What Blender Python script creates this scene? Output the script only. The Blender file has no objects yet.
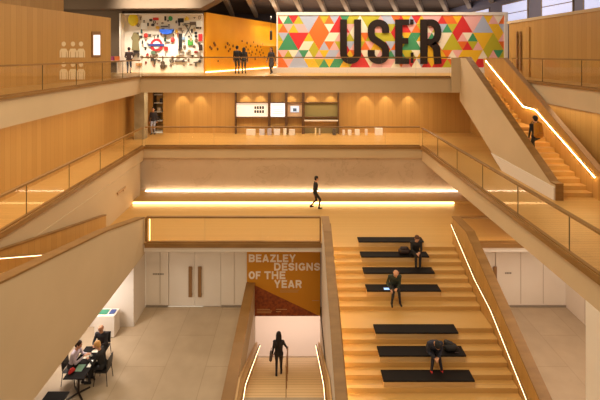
import bpy, bmesh, math, random
import numpy as np
from mathutils import Vector, Matrix
PI = math.pi
COL = bpy.context.scene.collection
ORG = {}
CZ = 11.25            # eye height above the ground floor
G, L, L2, M, T, B = 0.0, 3.25, 3.40, 6.0, 9.95, -2.95   # floor levels

# ------------------------------------------------------------------ materials
def lin(c):
    return tuple(((v/255)/12.92 if v/255 <= .04045 else ((v/255+.055)/1.055)**2.4) for v in c)
def mat(name, rgb, rough=.6, metal=0, emit=0, spec=.5, ecol=None):
    m = bpy.data.materials.new(name); m.use_nodes = True
    b = m.node_tree.nodes['Principled BSDF']
    b.inputs['Base Color'].default_value = (*lin(rgb), 1)
    b.inputs['Roughness'].default_value = rough
    b.inputs['Metallic'].default_value = metal
    b.inputs['Specular IOR Level'].default_value = spec
    if emit:
        b.inputs['Emission Color'].default_value = (*lin(ecol or rgb), 1)
        b.inputs['Emission Strength'].default_value = emit
    return m
def nodes(m): return m.node_tree.nodes, m.node_tree.links
def vary(m, scale, c0, c1, detail=4, vec=(1,1,1), bump=0, lo=.3, hi=.7):
    """object-space noise between two colours of the same stuff"""
    n, l = nodes(m); b = n['Principled BSDF']
    g = n.new('ShaderNodeNewGeometry'); mp = n.new('ShaderNodeMapping'); mp.inputs['Scale'].default_value = vec
    nz = n.new('ShaderNodeTexNoise'); nz.inputs['Scale'].default_value = scale; nz.inputs['Detail'].default_value = detail
    cr = n.new('ShaderNodeValToRGB')
    cr.color_ramp.elements[0].position = lo; cr.color_ramp.elements[1].position = hi
    cr.color_ramp.elements[0].color = (*lin(c0), 1); cr.color_ramp.elements[1].color = (*lin(c1), 1)
    l.new(g.outputs['Position'], mp.inputs['Vector']); l.new(mp.outputs['Vector'], nz.inputs['Vector'])
    l.new(nz.outputs['Fac'], cr.inputs['Fac']); l.new(cr.outputs['Color'], b.inputs['Base Color'])
    if bump:
        bp = n.new('ShaderNodeBump'); bp.inputs['Strength'].default_value = bump
        l.new(nz.outputs['Fac'], bp.inputs['Height']); l.new(bp.outputs['Normal'], b.inputs['Normal'])
    return m
def planks(name, c0, c1, axis, width, rough=.45, gap=(150,104,56), grain=(1,1,1)):
    """oak boards: each board its own tone, seams between, streaky grain. axis = 0/1/2 across the boards"""
    m = mat(name, c0, rough); n, l = nodes(m); b = n['Principled BSDF']
    g = n.new('ShaderNodeNewGeometry'); sp = n.new('ShaderNodeSeparateXYZ'); l.new(g.outputs['Position'], sp.inputs[0])
    def mth(op, a, v=None):
        k = n.new('ShaderNodeMath'); k.operation = op
        l.new(a, k.inputs[0])
        if v is not None:
            if isinstance(v, (int, float)): k.inputs[1].default_value = v
            else: l.new(v, k.inputs[1])
        return k.outputs[0]
    src = sp.outputs[axis] if isinstance(axis, int) else mth('ADD', sp.outputs[0], sp.outputs[1])
    dv = mth('DIVIDE', src, width); fl = mth('FLOOR', dv); fr = mth('FRACT', dv)
    wn = n.new('ShaderNodeTexWhiteNoise'); wn.noise_dimensions = '1D'; l.new(fl, wn.inputs['W'])
    mp = n.new('ShaderNodeMapping'); mp.inputs['Scale'].default_value = grain
    l.new(g.outputs['Position'], mp.inputs['Vector'])
    nz = n.new('ShaderNodeTexNoise'); nz.inputs['Scale'].default_value = 3; nz.inputs['Detail'].default_value = 5
    l.new(mp.outputs[0], nz.inputs['Vector'])
    s = mth('ADD', mth('MULTIPLY', wn.outputs['Value'], .55), mth('MULTIPLY', nz.outputs['Fac'], .45))
    mx = n.new('ShaderNodeMix'); mx.data_type = 'RGBA'
    mx.inputs[6].default_value = (*lin(c0), 1); mx.inputs[7].default_value = (*lin(c1), 1); l.new(s, mx.inputs[0])
    sm = mth('LESS_THAN', fr, .012/width)
    m2 = n.new('ShaderNodeMix'); m2.data_type = 'RGBA'; m2.inputs[7].default_value = (*lin(gap), 1)
    l.new(mth('MULTIPLY', sm, .6), m2.inputs[0]); l.new(mx.outputs[2], m2.inputs[6])
    l.new(m2.outputs[2], b.inputs['Base Color'])
    return m
def glass_mat(name, tint=(1,.985,.96), ior=1.42):
    m = bpy.data.materials.new(name); m.use_nodes = True
    n, l = nodes(m); n.clear()
    o = n.new('ShaderNodeOutputMaterial'); mx = n.new('ShaderNodeMixShader'); t = n.new('ShaderNodeBsdfTransparent')
    gl = n.new('ShaderNodeBsdfGlossy'); gl.inputs['Roughness'].default_value = .02
    f = n.new('ShaderNodeFresnel'); f.inputs['IOR'].default_value = ior
    t.inputs['Color'].default_value = (*tint, 1)
    g = n.new('ShaderNodeNewGeometry'); sb = n.new('ShaderNodeMath'); sb.operation = 'SUBTRACT'; sb.inputs[0].default_value = 1
    ml = n.new('ShaderNodeMath'); ml.operation = 'MULTIPLY'
    l.new(g.outputs['Backfacing'], sb.inputs[1]); l.new(f.outputs[0], ml.inputs[0]); l.new(sb.outputs[0], ml.inputs[1])
    l.new(ml.outputs[0], mx.inputs[0]); l.new(t.outputs[0], mx.inputs[1]); l.new(gl.outputs[0], mx.inputs[2])
    l.new(mx.outputs[0], o.inputs['Surface'])
    return m

OAK_WALL = planks('oak_wall_boards', (182,136,72), (198,152,87), 'xy', .30, .42, grain=(4,4,.35), gap=(150,104,54))
OAK_FLOOR = planks('oak_floor_boards', (198,154,88), (210,167,102), 1, .14, .33, grain=(.5,6,1))
OAK_STEP = planks('oak_tread_boards', (196,152,88), (207,165,101), 1, 3.0, .36, grain=(.5,6,1))
OAK_STEP_P = planks('oak_tread_pale', (222,186,136), (230,196,148), 1, .15, .4, grain=(.5,6,1))
OAK_TRIM = vary(mat('oak_trim', (142,103,54), .45), 2, (132,94,47), (152,111,60), vec=(.6,.6,6))
OAK_DK = mat('oak_dark_frame', (98,66,40), .5)
OAK_PALE = vary(mat('oak_pale', (206,166,112), .45), 2, (198,156,100), (214,176,124), vec=(.6,.6,6))
PLASTER = vary(mat('plaster_beige', (204,179,144), .85), .5, (200,175,140), (208,183,148))
WHITE = vary(mat('white_panels', (240,228,216), .55), .6, (236,224,211), (243,233,222))
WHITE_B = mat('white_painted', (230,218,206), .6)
TAUPE = vary(mat('concrete_taupe', (112,94,74), .9), .25, (104,86,68), (122,102,82))
CONCRETE = vary(mat('concrete_column', (160,146,118), .85), 2, (150,136,108), (172,158,130))
DARKROOF = vary(mat('roof_boards', (96,80,70), .85), 1.2, (84,68,60), (108,92,80), vec=(.4,2,1))
RIB = mat('roof_rib', (178,160,140), .7)
DUSK = mat('dusk_wall', (140,140,168), .7)
MARBLE = mat('marble_wall', (196,170,142), .4)
STONE = mat('stone_paving', (198,178,152), .5)
GLASS = glass_mat('balustrade_glass'); GEDGE = mat('glass_edge', (120,104,70), .3)
LED = mat('warm_led', (255,222,170), emit=8, ecol=(255,214,150))
LED_W = mat('white_led', (255,240,220), emit=11, ecol=(255,236,205))
LED_S = mat('handrail_led', (255,222,170), emit=5, ecol=(255,228,175)); LED_H = mat('hidden_led', (255,222,170), emit=75, ecol=(255,214,140)); LED_G = mat('channel_led', (255,222,170), emit=38, ecol=(255,214,140)); LED_P = mat('post_led', (255,222,170), emit=3, ecol=(255,214,140))
BLACK = mat('black_pad', (24,17,15), .7, spec=.2)
DARK = mat('dark_metal', (52,40,34), .4, .3)
BRONZE = mat('bronze', (148,108,66), .45)
GREY = mat('grey_base', (146,132,118), .6)
AMBER = vary(mat('amber_wall', (238,160,22), .45), .4, (230,150,16), (246,172,34))
BANNER = mat('banner_ochre', (206,138,26), .7)
RUST = vary(mat('banner_rust', (140,66,28), .7), 9, (116,52,24), (164,82,34))
LETTER = mat('letter_cream', (250,236,222), .7)
SIGN_D = mat('letter_dark', (40,29,25), .7, spec=.2)
_mc = {}
def C(rgb, rough=.6):
    k = (tuple(rgb), rough)
    if k not in _mc: _mc[k] = mat('paint_%02x%02x%02x' % tuple(rgb), rgb, rough)
    return _mc[k]

# marble veins, stone joints
def _marble():
    n, l = nodes(MARBLE); b = n['Principled BSDF']
    g = n.new('ShaderNodeNewGeometry'); nz = n.new('ShaderNodeTexNoise'); nz.inputs['Scale'].default_value = 1.1
    nz.inputs['Detail'].default_value = 9; nz.inputs['Distortion'].default_value = 1.6; nz.inputs['Roughness'].default_value = .62
    cr = n.new('ShaderNodeValToRGB'); e = cr.color_ramp.elements
    e[0].position = .25; e[0].color = (*lin((206,180,152)), 1); e[1].position = .78; e[1].color = (*lin((186,160,132)), 1)
    k = e.new(.56); k.color = (*lin((197,171,143)), 1); k = e.new(.572); k.color = (*lin((180,154,126)), 1); k = e.new(.585); k.color = (*lin((196,170,142)), 1)
    nz.inputs['Scale'].default_value = .8; nz.inputs['Distortion'].default_value = .5
    l.new(g.outputs['Position'], nz.inputs['Vector']); l.new(nz.outputs['Fac'], cr.inputs[0]); l.new(cr.outputs[0], b.inputs['Base Color'])
_marble()
def _stone():
    n, l = nodes(STONE); b = n['Principled BSDF']
    g = n.new('ShaderNodeNewGeometry'); mp = n.new('ShaderNodeMapping'); mp.inputs['Rotation'].default_value = (0,0,PI/2)
    mp.inputs['Location'].default_value = (0, .35, 0)
    br = n.new('ShaderNodeTexBrick'); br.inputs['Scale'].default_value = 1; br.inputs['Brick Width'].default_value = 3.2
    br.inputs['Row Height'].default_value = 1.45; br.inputs['Mortar Size'].default_value = .012
    br.inputs['Color1'].default_value = (*lin((186,164,138)), 1); br.inputs['Color2'].default_value = (*lin((182,160,134)), 1)
    br.inputs['Mortar'].default_value = (*lin((168,146,120)), 1)
    nz = n.new('ShaderNodeTexNoise'); nz.inputs['Scale'].default_value = 1.7; nz.inputs['Detail'].default_value = 6
    mx = n.new('ShaderNodeMix'); mx.data_type = 'RGBA'; mx.blend_type = 'MULTIPLY'; mx.inputs[0].default_value = .35
    l.new(g.outputs['Position'], mp.inputs[0]); l.new(mp.outputs[0], br.inputs['Vector']); l.new(g.outputs['Position'], nz.inputs['Vector'])
    cr = n.new('ShaderNodeValToRGB'); cr.color_ramp.elements[0].position = .25; cr.color_ramp.elements[1].position = .75
    cr.color_ramp.elements[0].color = (.62,.6,.56,1); cr.color_ramp.elements[1].color = (1,1,1,1)
    l.new(nz.outputs['Fac'], cr.inputs[0]); l.new(br.outputs['Color'], mx.inputs[6]); l.new(cr.outputs[0], mx.inputs[7])
    l.new(mx.outputs[2], b.inputs['Base Color'])
_stone()

# ------------------------------------------------------------------ mesh helpers
class MB:
    def __init__(s): s.v = []; s.f = []; s.m = []
    def add(s, vs, fs, mi=0):
        o = len(s.v); s.v += [tuple(p) for p in vs]; s.f += [tuple(i+o for i in f) for f in fs]; s.m += [mi]*len(fs); return s
    def box(s, x0, x1, y0, y1, z0, z1, mi=0):
        return s.add([(x0,y0,z0),(x1,y0,z0),(x1,y1,z0),(x0,y1,z0),(x0,y0,z1),(x1,y0,z1),(x1,y1,z1),(x0,y1,z1)],
                     [(0,3,2,1),(4,5,6,7),(0,1,5,4),(1,2,6,5),(2,3,7,6),(3,0,4,7)], mi)
    def prism_x(s, prof, x0, x1, mi=0):      # profile of (y,z) points, extruded along x
        n = len(prof)
        a = sum(prof[i][0]*prof[(i+1)%n][1]-prof[(i+1)%n][0]*prof[i][1] for i in range(n))
        if a < 0: prof = prof[::-1]
        vs = [(x0,y,z) for y,z in prof] + [(x1,y,z) for y,z in prof]
        return s.add(vs, [tuple(range(n))[::-1], tuple(range(n,2*n))] + [(i,(i+1)%n,n+(i+1)%n,n+i) for i in range(n)], mi)
    def prism_y(s, prof, y0, y1, mi=0):      # profile of (x,z) points, extruded along y
        n = len(prof)
        a = sum(prof[i][0]*prof[(i+1)%n][1]-prof[(i+1)%n][0]*prof[i][1] for i in range(n))
        if a < 0: prof = prof[::-1]
        vs = [(x,y0,z) for x,z in prof] + [(x,y1,z) for x,z in prof]
        return s.add(vs, [tuple(range(n)), tuple(range(n,2*n))[::-1]] + [(i,n+i,n+(i+1)%n,(i+1)%n) for i in range(n)], mi)
    def capsule(s, p, q, r0, r1, seg=10, mi=0, caps=4):
        p = Vector(p); q = Vector(q); d = q-p; ln = d.length
        if ln < 1e-6: d = Vector((0,0,1)); ln = 1e-6
        d.normalize(); a = d.orthogonal().normalized(); b = d.cross(a)
        rings = []
        for i in range(caps):
            t = -PI/2 + (i+.35)/(caps)*PI/2; rings.append((p + d*r0*math.sin(t), r0*math.cos(t)))
        rings.append((p, r0)); rings.append((q, r1))
        for i in range(caps):
            t = (i+.65)/(caps)*PI/2; rings.append((q + d*r1*math.sin(t), r1*math.cos(t)))
        vs = []; fs = []
        for c, r in rings:
            for k in range(seg):
                t = 2*PI*k/seg; vs.append(c + a*r*math.cos(t) + b*r*math.sin(t))
        for i in range(len(rings)-1):
            for k in range(seg):
                k2 = (k+1)%seg; fs.append((i*seg+k, i*seg+k2, (i+1)*seg+k2, (i+1)*seg+k))
        n = len(rings); fs.append(tuple(range(seg))[::-1]); fs.append(tuple((n-1)*seg+k for k in range(seg)))
        return s.add(vs, fs, mi)
    def tube(s, pts, r, seg=8, mi=0):
        pts = [Vector(p) for p in pts]; vs = []; fs = []
        for i, p in enumerate(pts):
            d = (pts[min(i+1,len(pts)-1)] - pts[max(i-1,0)]).normalized()
            up = Vector((0,0,1)) if abs(d.z) < .95 else Vector((1,0,0))
            a = d.cross(up).normalized(); b = a.cross(d)
            for k in range(seg):
                t = 2*PI*k/seg; vs.append(p + a*r*math.cos(t) + b*r*math.sin(t))
        for i in range(len(pts)-1):
            for k in range(seg):
                k2 = (k+1)%seg; fs.append((i*seg+k, (i+1)*seg+k, (i+1)*seg+k2, i*seg+k2))
        n = len(pts); fs.append(tuple(range(seg))); fs.append(tuple((n-1)*seg+k for k in range(seg))[::-1])
        return s.add(vs, fs, mi)
    def bar(s, pts, w, h, mi=0):              # rectangular section swept along a polyline in a vertical plane; pts on its top centre
        pts = [Vector(p) for p in pts]; d = (pts[-1]-pts[0]); d.z = 0; d.normalize(); sd = Vector((d.y,-d.x,0))*w/2
        vs = []
        for p in pts: vs += [p-sd, p+sd, p+sd-Vector((0,0,h)), p-sd-Vector((0,0,h))]
        fs = [(0,1,2,3)]; n = len(pts)
        for i in range(n-1):
            for k in range(4): fs.append((i*4+k, (i+1)*4+k, (i+1)*4+(k+1)%4, i*4+(k+1)%4))
        fs.append(tuple((n-1)*4+k for k in (3,2,1,0)))
        return s.add(vs, fs, mi)
    def lathe(s, prof, c, seg=20, mi=0):      # profile of (r,z) around a vertical axis at c
        vs = []; fs = []
        for r, z in prof:
            for k in range(seg):
                t = 2*PI*k/seg; vs.append((c[0]+r*math.cos(t), c[1]+r*math.sin(t), c[2]+z))
        for i in range(len(prof)-1):
            for k in range(seg):
                k2 = (k+1)%seg; fs.append((i*seg+k, i*seg+k2, (i+1)*seg+k2, (i+1)*seg+k))
        n = len(prof); fs.append(tuple(range(seg))[::-1]); fs.append(tuple((n-1)*seg+k for k in range(seg)))
        return s.add(vs, fs, mi)
    def ell(s, c, rx, ry, rz, seg=14, rg=9, mi=0):
        vs = []; fs = []
        for i in range(rg+1):
            t = -PI/2 + PI*(i if 0 < i < rg else (i+.02 if i == 0 else i-.02))/rg
            for k in range(seg):
                a = 2*PI*k/seg; vs.append((c[0]+rx*math.cos(t)*math.cos(a), c[1]+ry*math.cos(t)*math.sin(a), c[2]+rz*math.sin(t)))
        for i in range(rg):
            for k in range(seg):
                k2 = (k+1)%seg; fs.append((i*seg+k, i*seg+k2, (i+1)*seg+k2, (i+1)*seg+k))
        fs.append(tuple(range(seg))[::-1]); fs.append(tuple(rg*seg+k for k in range(seg)))
        return s.add(vs, fs, mi)
    def stroke(s, pts, w, y0, y1, mi=0):      # flat ribbon of constant width through (x,z) points, thick from y0 to y1
        pts = [Vector(p) for p in pts]; l = []; r = []
        for i, p in enumerate(pts):
            d0 = (p-pts[i-1]).normalized() if i else (pts[1]-p).normalized()
            d1 = (pts[i+1]-p).normalized() if i < len(pts)-1 else d0
            t = (d0+d1).normalized(); nn = Vector((-t.y, t.x)); k = 1/max(.5, nn.dot(Vector((-d0.y, d0.x))))
            l.append(p+nn*w/2*k); r.append(p-nn*w/2*k)
        for i in range(len(pts)-1):
            s.prism_y([tuple(l[i]), tuple(l[i+1]), tuple(r[i+1]), tuple(r[i])], y0, y1, mi)
        return s
    def build(s, name, m, parent=None, smooth=False, bevel=0):
        me = bpy.data.meshes.new(name)
        if parent is not None: o0 = ORG[parent.name]
        else:
            a = np.array([tuple(p) for p in s.v]); o0 = Vector(((a[:,0].min()+a[:,0].max())/2, (a[:,1].min()+a[:,1].max())/2, a[:,2].min()))
        me.from_pydata([tuple(Vector(p)-o0) for p in s.v], [], s.f)
        for x in (m if isinstance(m, list) else [m]): me.materials.append(x)
        if isinstance(m, list):
            for p, i in zip(me.polygons, s.m): p.material_index = i
        if smooth:
            for p in me.polygons: p.use_smooth = True
        me.update()
        o = bpy.data.objects.new(name, me); COL.objects.link(o)
        if parent is not None: o.parent = parent; ORG[o.name] = o0
        else: o.location = o0; ORG[o.name] = o0
        if bevel:
            b = o.modifiers.new('Bevel', 'BEVEL'); b.width = bevel; b.segments = 2; b.limit_method = 'ANGLE'
        return o
def tag(o, label, cat, group=None):
    o['label'] = label; o['category'] = cat
    if group: o['group'] = group
    return o
def thing(name, label, cat, loc, group=None, rot=0):
    o = bpy.data.objects.new(name, None); COL.objects.link(o); o.empty_display_size = .1
    o.location = loc; o.rotation_euler = (0,0,rot); ORG[o.name] = Vector(loc)
    return tag(o, label, cat, group)
def struct(name, mb, m, label=None, parent=None):
    o = mb.build(name, m, parent)
    if parent is None: o['kind'] = 'structure'
    return o
def copy_tree(o, parent=None):
    c = o.copy(); COL.objects.link(c)
    if parent is not None: c.parent = parent
    for ch in list(o.children): copy_tree(ch, c)
    return c
def at(x, y, Y):           # the place seen at picture point (x, y) and at distance Y
    return Vector(((x-296)*Y/400, Y, CZ-(y-54)*Y/400))
def _arc(cx, cy, rx, ry, a0, a1, n=8): return [(cx+rx*math.cos(math.radians(a0+(a1-a0)*i/n)), cy+ry*math.sin(math.radians(a0+(a1-a0)*i/n))) for i in range(n+1)]
_h = .11
BLOCK = {      # heavy capitals: width, strokes on a height of 1, stroke width .22
 'B': (.68, [[(_h,0),(_h,1)], [(.2,1-_h),(.38,1-_h)]+_arc(.38,.70,.17,.19,90,-90)[1:]+[(.2,.51)], [(.2,.5)]+[(.4,.5)]+_arc(.4,.305,.17,.195,90,-90)[1:]+[(.2,_h)]]),
 'E': (.60, [[(_h,0),(_h,1)], [(.2,1-_h),(.6,1-_h)], [(.2,.5),(.55,.5)], [(.2,_h),(.6,_h)]]),
 'A': (.76, [[(.11,0),(.38,.97)], [(.65,0),(.38,.97)], [(.22,.27),(.54,.27)]]),
 'Z': (.64, [[(.02,1-_h),(.62,1-_h)], [(.51,.84),(.13,.16)], [(.02,_h),(.62,_h)]]),
 'L': (.56, [[(_h,0),(_h,1)], [(.2,_h),(.56,_h)]]),
 'Y': (.72, [[(.36,0),(.36,.5)], [(.10,1),(.36,.42)], [(.62,1),(.36,.42)]]),
 'D': (.72, [[(_h,0),(_h,1)], [(.2,1-_h),(.34,1-_h)]+_arc(.34,.5,.27,.39,90,-90,12)[1:]+[(.2,_h)]]),
 'S': (.66, [[(.55,.68)]+_arc(.33,.70,.22,.19,0,180,10)+_arc(.33,.66,.22,.13,180,235,4)[1:]+_arc(.33,.34,.22,.13,55,0,4)+_arc(.33,.30,.22,.19,0,-180,10)[1:]+[(.11,.33)]]),
 'I': (.24, [[(.12,0),(.12,1)]]),
 'G': (.74, [_arc(.38,.5,.27,.39,35,300,16)+[(.63,.2),(.63,.46)], [(.4,.43),(.72,.43)]]),
 'N': (.72, [[(_h,0),(_h,1)], [(.61,0),(.61,1)], [(.12,.95),(.60,.05)]]),
 'O': (.76, [_arc(.38,.5,.27,.39,0,360,20)]),
 'F': (.58, [[(_h,0),(_h,1)], [(.2,1-_h),(.58,1-_h)], [(.2,.48),(.52,.48)]]),
 'T': (.64, [[(.32,0),(.32,.9)], [(.0,1-_h),(.64,1-_h)]]),
 'H': (.70, [[(_h,0),(_h,1)], [(.59,0),(.59,1)], [(.2,.5),(.5,.5)]]),
 'R': (.70, [[(_h,0),(_h,1)], [(.2,1-_h),(.4,1-_h)]+_arc(.4,.685,.17,.205,90,-90)[1:]+[(.2,.48)], [(.38,.45),(.59,0)]]),
}
def text_mb(mb, body, x0, x1, z0, z1, y0, y1):
    tw = sum((BLOCK[c][0] if c != ' ' else .2)+.07 for c in body)-.07; k = (x1-x0)/tw; hh = z1-z0; x = x0; n = 0
    for c in body:
        if c == ' ': x += .27*k; continue
        w, st = BLOCK[c]
        for p in st:
            mb.stroke([(x+a*k, z0+b*hh) for a, b in p], .215*min(k,hh), y0-.0007*n, y1); n = (n+1) % 4
        x += (w+.07)*k
    return mb

# ------------------------------------------------------------------ the setting: floors, slabs, walls
struct('floor_ground', MB().box(-13,-2.18,4,17.8,-.3,0).box(-2.18,1.08,4,13.1,-.3,0).box(1.08,12,4,17.8,-.3,0), STONE)
struct('floor_landing', MB().box(-13,12.2,16.95,23.0,3.17,L).box(-8.7,-6.70,15.05,16.95,3.17,L), OAK_FLOOR)
struct('floor_terrace', MB().box(-13,12.2,21.3,23.0,L,L2), OAK_FLOOR)
struct('ceiling_ground', MB().box(-13,12.2,16.98,23.0,2.85,3.17).box(-8.7,-6.70,15.05,16.98,2.75,3.17), WHITE)
struct('floor_mezzanine', MB().box(-10.5,11.6,22.8,26.6,5.92,M).box(-10.5,-8.7,3,22.8,5.92,M).box(7.15,11.6,3,22.8,5.92,M), OAK_FLOOR)
struct('ceiling_landing', MB().box(-10.5,11.6,22.83,26.6,5.32,5.92).box(-10.5,-8.73,3,22.83,5.15,5.92).box(7.18,11.6,3,22.83,5.15,5.92), PLASTER)
struct('floor_gallery', MB().box(-24,17,22.8,46,9.88,T).box(-14,-8.84,3,22.8,9.88,T).box(11.1,17,3,22.8,9.88,T), OAK_FLOOR)
struct('ceiling_mezzanine', MB().box(-24,17,22.84,46,9.05,9.88).box(-14,-8.88,3,22.84,9.0,9.88).box(11.14,17,3,22.84,9.05,9.88), PLASTER)
# oak nosings along the slab edges
struct('trim_gallery', MB().box(-8.84,8.8,22.74,22.80,9.86,T).box(-8.84,-8.78,3,22.80,9.89,T).box(11.04,11.10,3,20.8,9.89,T), OAK_TRIM)
struct('trim_mezzanine', MB().box(-8.7,7.15,22.74,22.80,5.84,M).box(-8.7,-8.64,3,22.80,5.84,M).box(7.09,7.15,3,22.80,5.84,M), OAK_TRIM)
struct('trim_landing', MB().box(-6.40,1.08,16.89,16.95,3.06,L).box(6.92,12.1,16.89,16.95,3.06,L), OAK_TRIM)
# walls
struct('wall_left', MB().box(-8.9,-8.7,3,22.35,L,5.15), PLASTER)
struct('wall_marble', MB().box(-13,12,23.0,23.3,L2,5.32), MARBLE)
struct('wall_ground', MB().box(-6.7,-5.68,17.8,18.0,0,2.85).box(-3.34,1.08,17.8,18.0,-.3,2.85).box(1.08,6.2,17.8,18.0,0,2.85).box(8.9,12.2,17.8,18.0,0,2.85)
       .box(-5.68,-3.34,17.8,18,2.45,2.85).box(6.2,8.9,17.8,18,2.45,2.85), WHITE)
struct('wall_ground_left', MB().box(-13,-6.7,16.5,17.78,0,2.85), WHITE_B)
struct('wall_ground_right', MB().box(12.0,12.2,4,17.8,0,5.15), WHITE)
struct('baseboard_ground', MB().box(-6.68,-5.70,17.76,17.8,0,.08).box(-3.32,-2.2,17.76,17.8,0,.08).box(8.9,12.0,17.76,17.8,0,.08), GREY)
gr = MB()
for x in (-6.05, -2.75, 10.0, 11.0): gr.box(x-.012,x+.012,17.785,17.80,.14,2.45)
for y in (16.6, 15.2, 13.8, 12.4): gr.box(11.985,12.0,y-.012,y+.012,0,5.1)
gr.box(-6.7,1.0,17.785,17.8,2.44,2.46); gr.box(6.95,12,17.785,17.8,2.44,2.46)
struct('trim_panel_joints', gr, mat('joint_grey', (204,188,172), .8))
struct('wall_mezzanine_back', MB().box(-8.85,11.6,26.6,26.8,M,9.05).box(-10.5,-9.55,26.6,26.8,M,9.05).box(-9.55,-8.85,27.3,27.5,M,9.05), OAK_WALL)
struct('wall_mezzanine_left', MB().box(-10.7,-10.5,3,26.8,M,9.05), OAK_WALL)
struct('wall_mezzanine_right', MB().box(11.6,11.8,3,26.8,M,9.05), OAK_WALL)
struct('column_mezzanine', MB().box(-9.95,-9.33,24.6,25.2,M,9.05), CONCRETE)['label'] = 'pale concrete column'
struct('pier_right', MB().box(7.17,8.6,8.9,9.9,0,5.15), WHITE)
# stairwell and basement
struct('floor_basement', MB().box(-4,4,18.8,25.5,B-.2,B), mat('pale_stone', (226,206,192), .55))
struct('wall_stairwell_left', MB().box(-2.18,-1.83,13.1,17.7,B,0), WHITE)
struct('wall_stairwell_right', MB().box(1.08,1.36,13.1,18.0,B,0), WHITE)
struct('wall_basement_back', MB().box(-4,4,25.5,25.7,B,-.3), WHITE_B)
struct('wall_basement_left', MB().box(-4.2,-4,18.0,25.7,B,-.3).box(-4,-1.83,17.82,18.0,B,-.32), WHITE_B)
struct('wall_basement_right', MB().box(4,4.2,18.0,25.7,B,-.3).box(1.36,4,17.82,18.0,B,-.32), WHITE_B)
struct('ceiling_basement', MB().box(-4.2,4.2,18.0,25.7,-.3,-.15), WHITE_B)
# top level
def wall_line(p, q, z0, z1, th):
    p = Vector(p); q = Vector(q); d = (q-p).normalized(); nn = Vector((-d.y,d.x))*th
    a = [p, q, q+nn, p+nn]
    return MB().add([(v.x,v.y,z0) for v in a]+[(v.x,v.y,z1) for v in a], [(0,3,2,1),(4,5,6,7),(0,1,5,4),(1,2,6,5),(2,3,7,6),(3,0,4,7)])
WA, WB = Vector((-10.0,21.6)), Vector((-11.3,15.3))
WC = WA + (WB-WA)*2.1
w = wall_line(WC, WA, T, 13.2, .25); 
struct('wall_gallery_left', w, OAK_WALL)
struct('wall_gallery_left_upper', MB().box(-14,-11.85,8,20.4,12.9,14.1), OAK_WALL)
struct('wall_gallery_right', MB().box(13,13.25,3,24.4,T,13.1), OAK_WALL)
struct('trim_gallery_right', MB().box(12.95,13.6,3,24.6,13.1,13.25), PLASTER)
struct('wall_concrete', MB().box(-24,-12.2,28.1,28.4,T,16.5), TAUPE); struct('wall_display', MB().box(-12.2,-6.6,28.3,28.5,T,14.3), TAUPE)
struct('wall_amber', wall_line((-6.36,28.3), (-1.72,39.2), T, 14.2, .2), AMBER)
struct('wall_far', MB().box(-16,28,46,46.2,T,17), mat('far_grey', (84,78,86), .8))
struct('wall_clerestory', MB().box(16,16.3,3,46,T,17), DUSK)
# roof
rf = MB().prism_y([(-24,14.22),(-6.35,14.3),(-4.85,15.12),(-2.6,16.4),(-2.6,16.8),(-24,16.8)], 26.6, 28.1)
struct('ceiling_soffit', rf, TAUPE)
struct('ceiling_roof', MB().box(-24,28,28.1,46,15.9,16.2), DARKROOF)
struct('ceiling_atrium', MB().box(-24,17,3,28.1,16.8,17.1), TAUPE)
for i, px in enumerate([224,247.5,271,294.5,318,341.5,366,390,415,440,465,478+12,514,538,562]):
    a = at(px, 0, 30); b = at(px+6.5, 13, 40)
    d = (b-a).normalized(); a2 = a-d*2.2; b2 = b+d*6
    o = struct('trim_rib_%d' % (i+1), MB().bar([(a2.x,a2.y,15.9),(b2.x,b2.y,15.9)], .34, .5), RIB)
# dusk windows up in the clerestory
PANE = mat('dusk_pane', (206,210,236), .2, emit=.85, ecol=(196,202,238))
for i, (y0, y1) in enumerate([(15.5,18.5),(19.2,22.2),(23,26),(27.5,31),(33,37)]):
    wdw = struct('window_%d' % (i+1), MB().box(15.92,16.0,y0,y1,13.55,13.62).box(15.92,16.0,y0,y1,15.0,15.07).box(15.92,16.0,y0,y0+.07,13.62,15.0)
                 .box(15.92,16.0,y1-.07,y1,13.62,15.0).box(15.92,16,y0,y1,14.25,14.3), RIB)
    MB().box(15.96,15.99,y0+.07,y1-.07,13.62,14.25).box(15.96,15.99,y0+.07,y1-.07,14.3,15.0).build('pane', PANE, wdw)
wdw = struct('window_6', MB().box(0,2.5,45.9,46,14.55,14.62).box(0,2.5,45.9,46,15.75,15.82).box(0,.07,45.9,46,14.6,15.8).box(2.43,2.5,45.9,46,14.6,15.8), RIB)
MB().box(.07,2.43,45.94,45.98,14.62,15.75).build('pane', PANE, wdw)
# doors of the ground floor
def door(name, x0, x1, hx):
    o = struct(name, MB().box(x0+.02,(x0+x1)/2-.006,17.83,17.9,.02,2.44).box((x0+x1)/2+.006,x1-.02,17.83,17.9,.02,2.44), WHITE)
    MB().box(x0,x1,17.9,17.95,0,2.45).build('door_frame', mat('door_gap', (150,134,118), .8), o)
    for h in hx:
        MB().box(h-.075,h+.075,17.76,17.80,.45,1.8).box(h-.08,h+.08,17.80,17.84,.5,.6).box(h-.08,h+.08,17.80,17.84,1.65,1.75).build('door_handle', BRONZE, o)
door('door_1', -5.68, -3.34, (-4.70,-4.28))
door('door_2', 6.2, 8.9, (7.5, 8.85-.0))
d3 = struct('door_3', MB().box(12.93,13.0,22.2,23.9,T,12.75), OAK_WALL)
for yy in (22.95, 23.3):
    MB().box(12.84,12.89,yy-.06,yy+.06,10.3,12.55).box(12.89,12.93,yy-.04,yy+.04,10.6,10.7).box(12.89,12.93,yy-.04,yy+.04,12.2,12.3).build('door_handle', BRONZE, d3)

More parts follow.
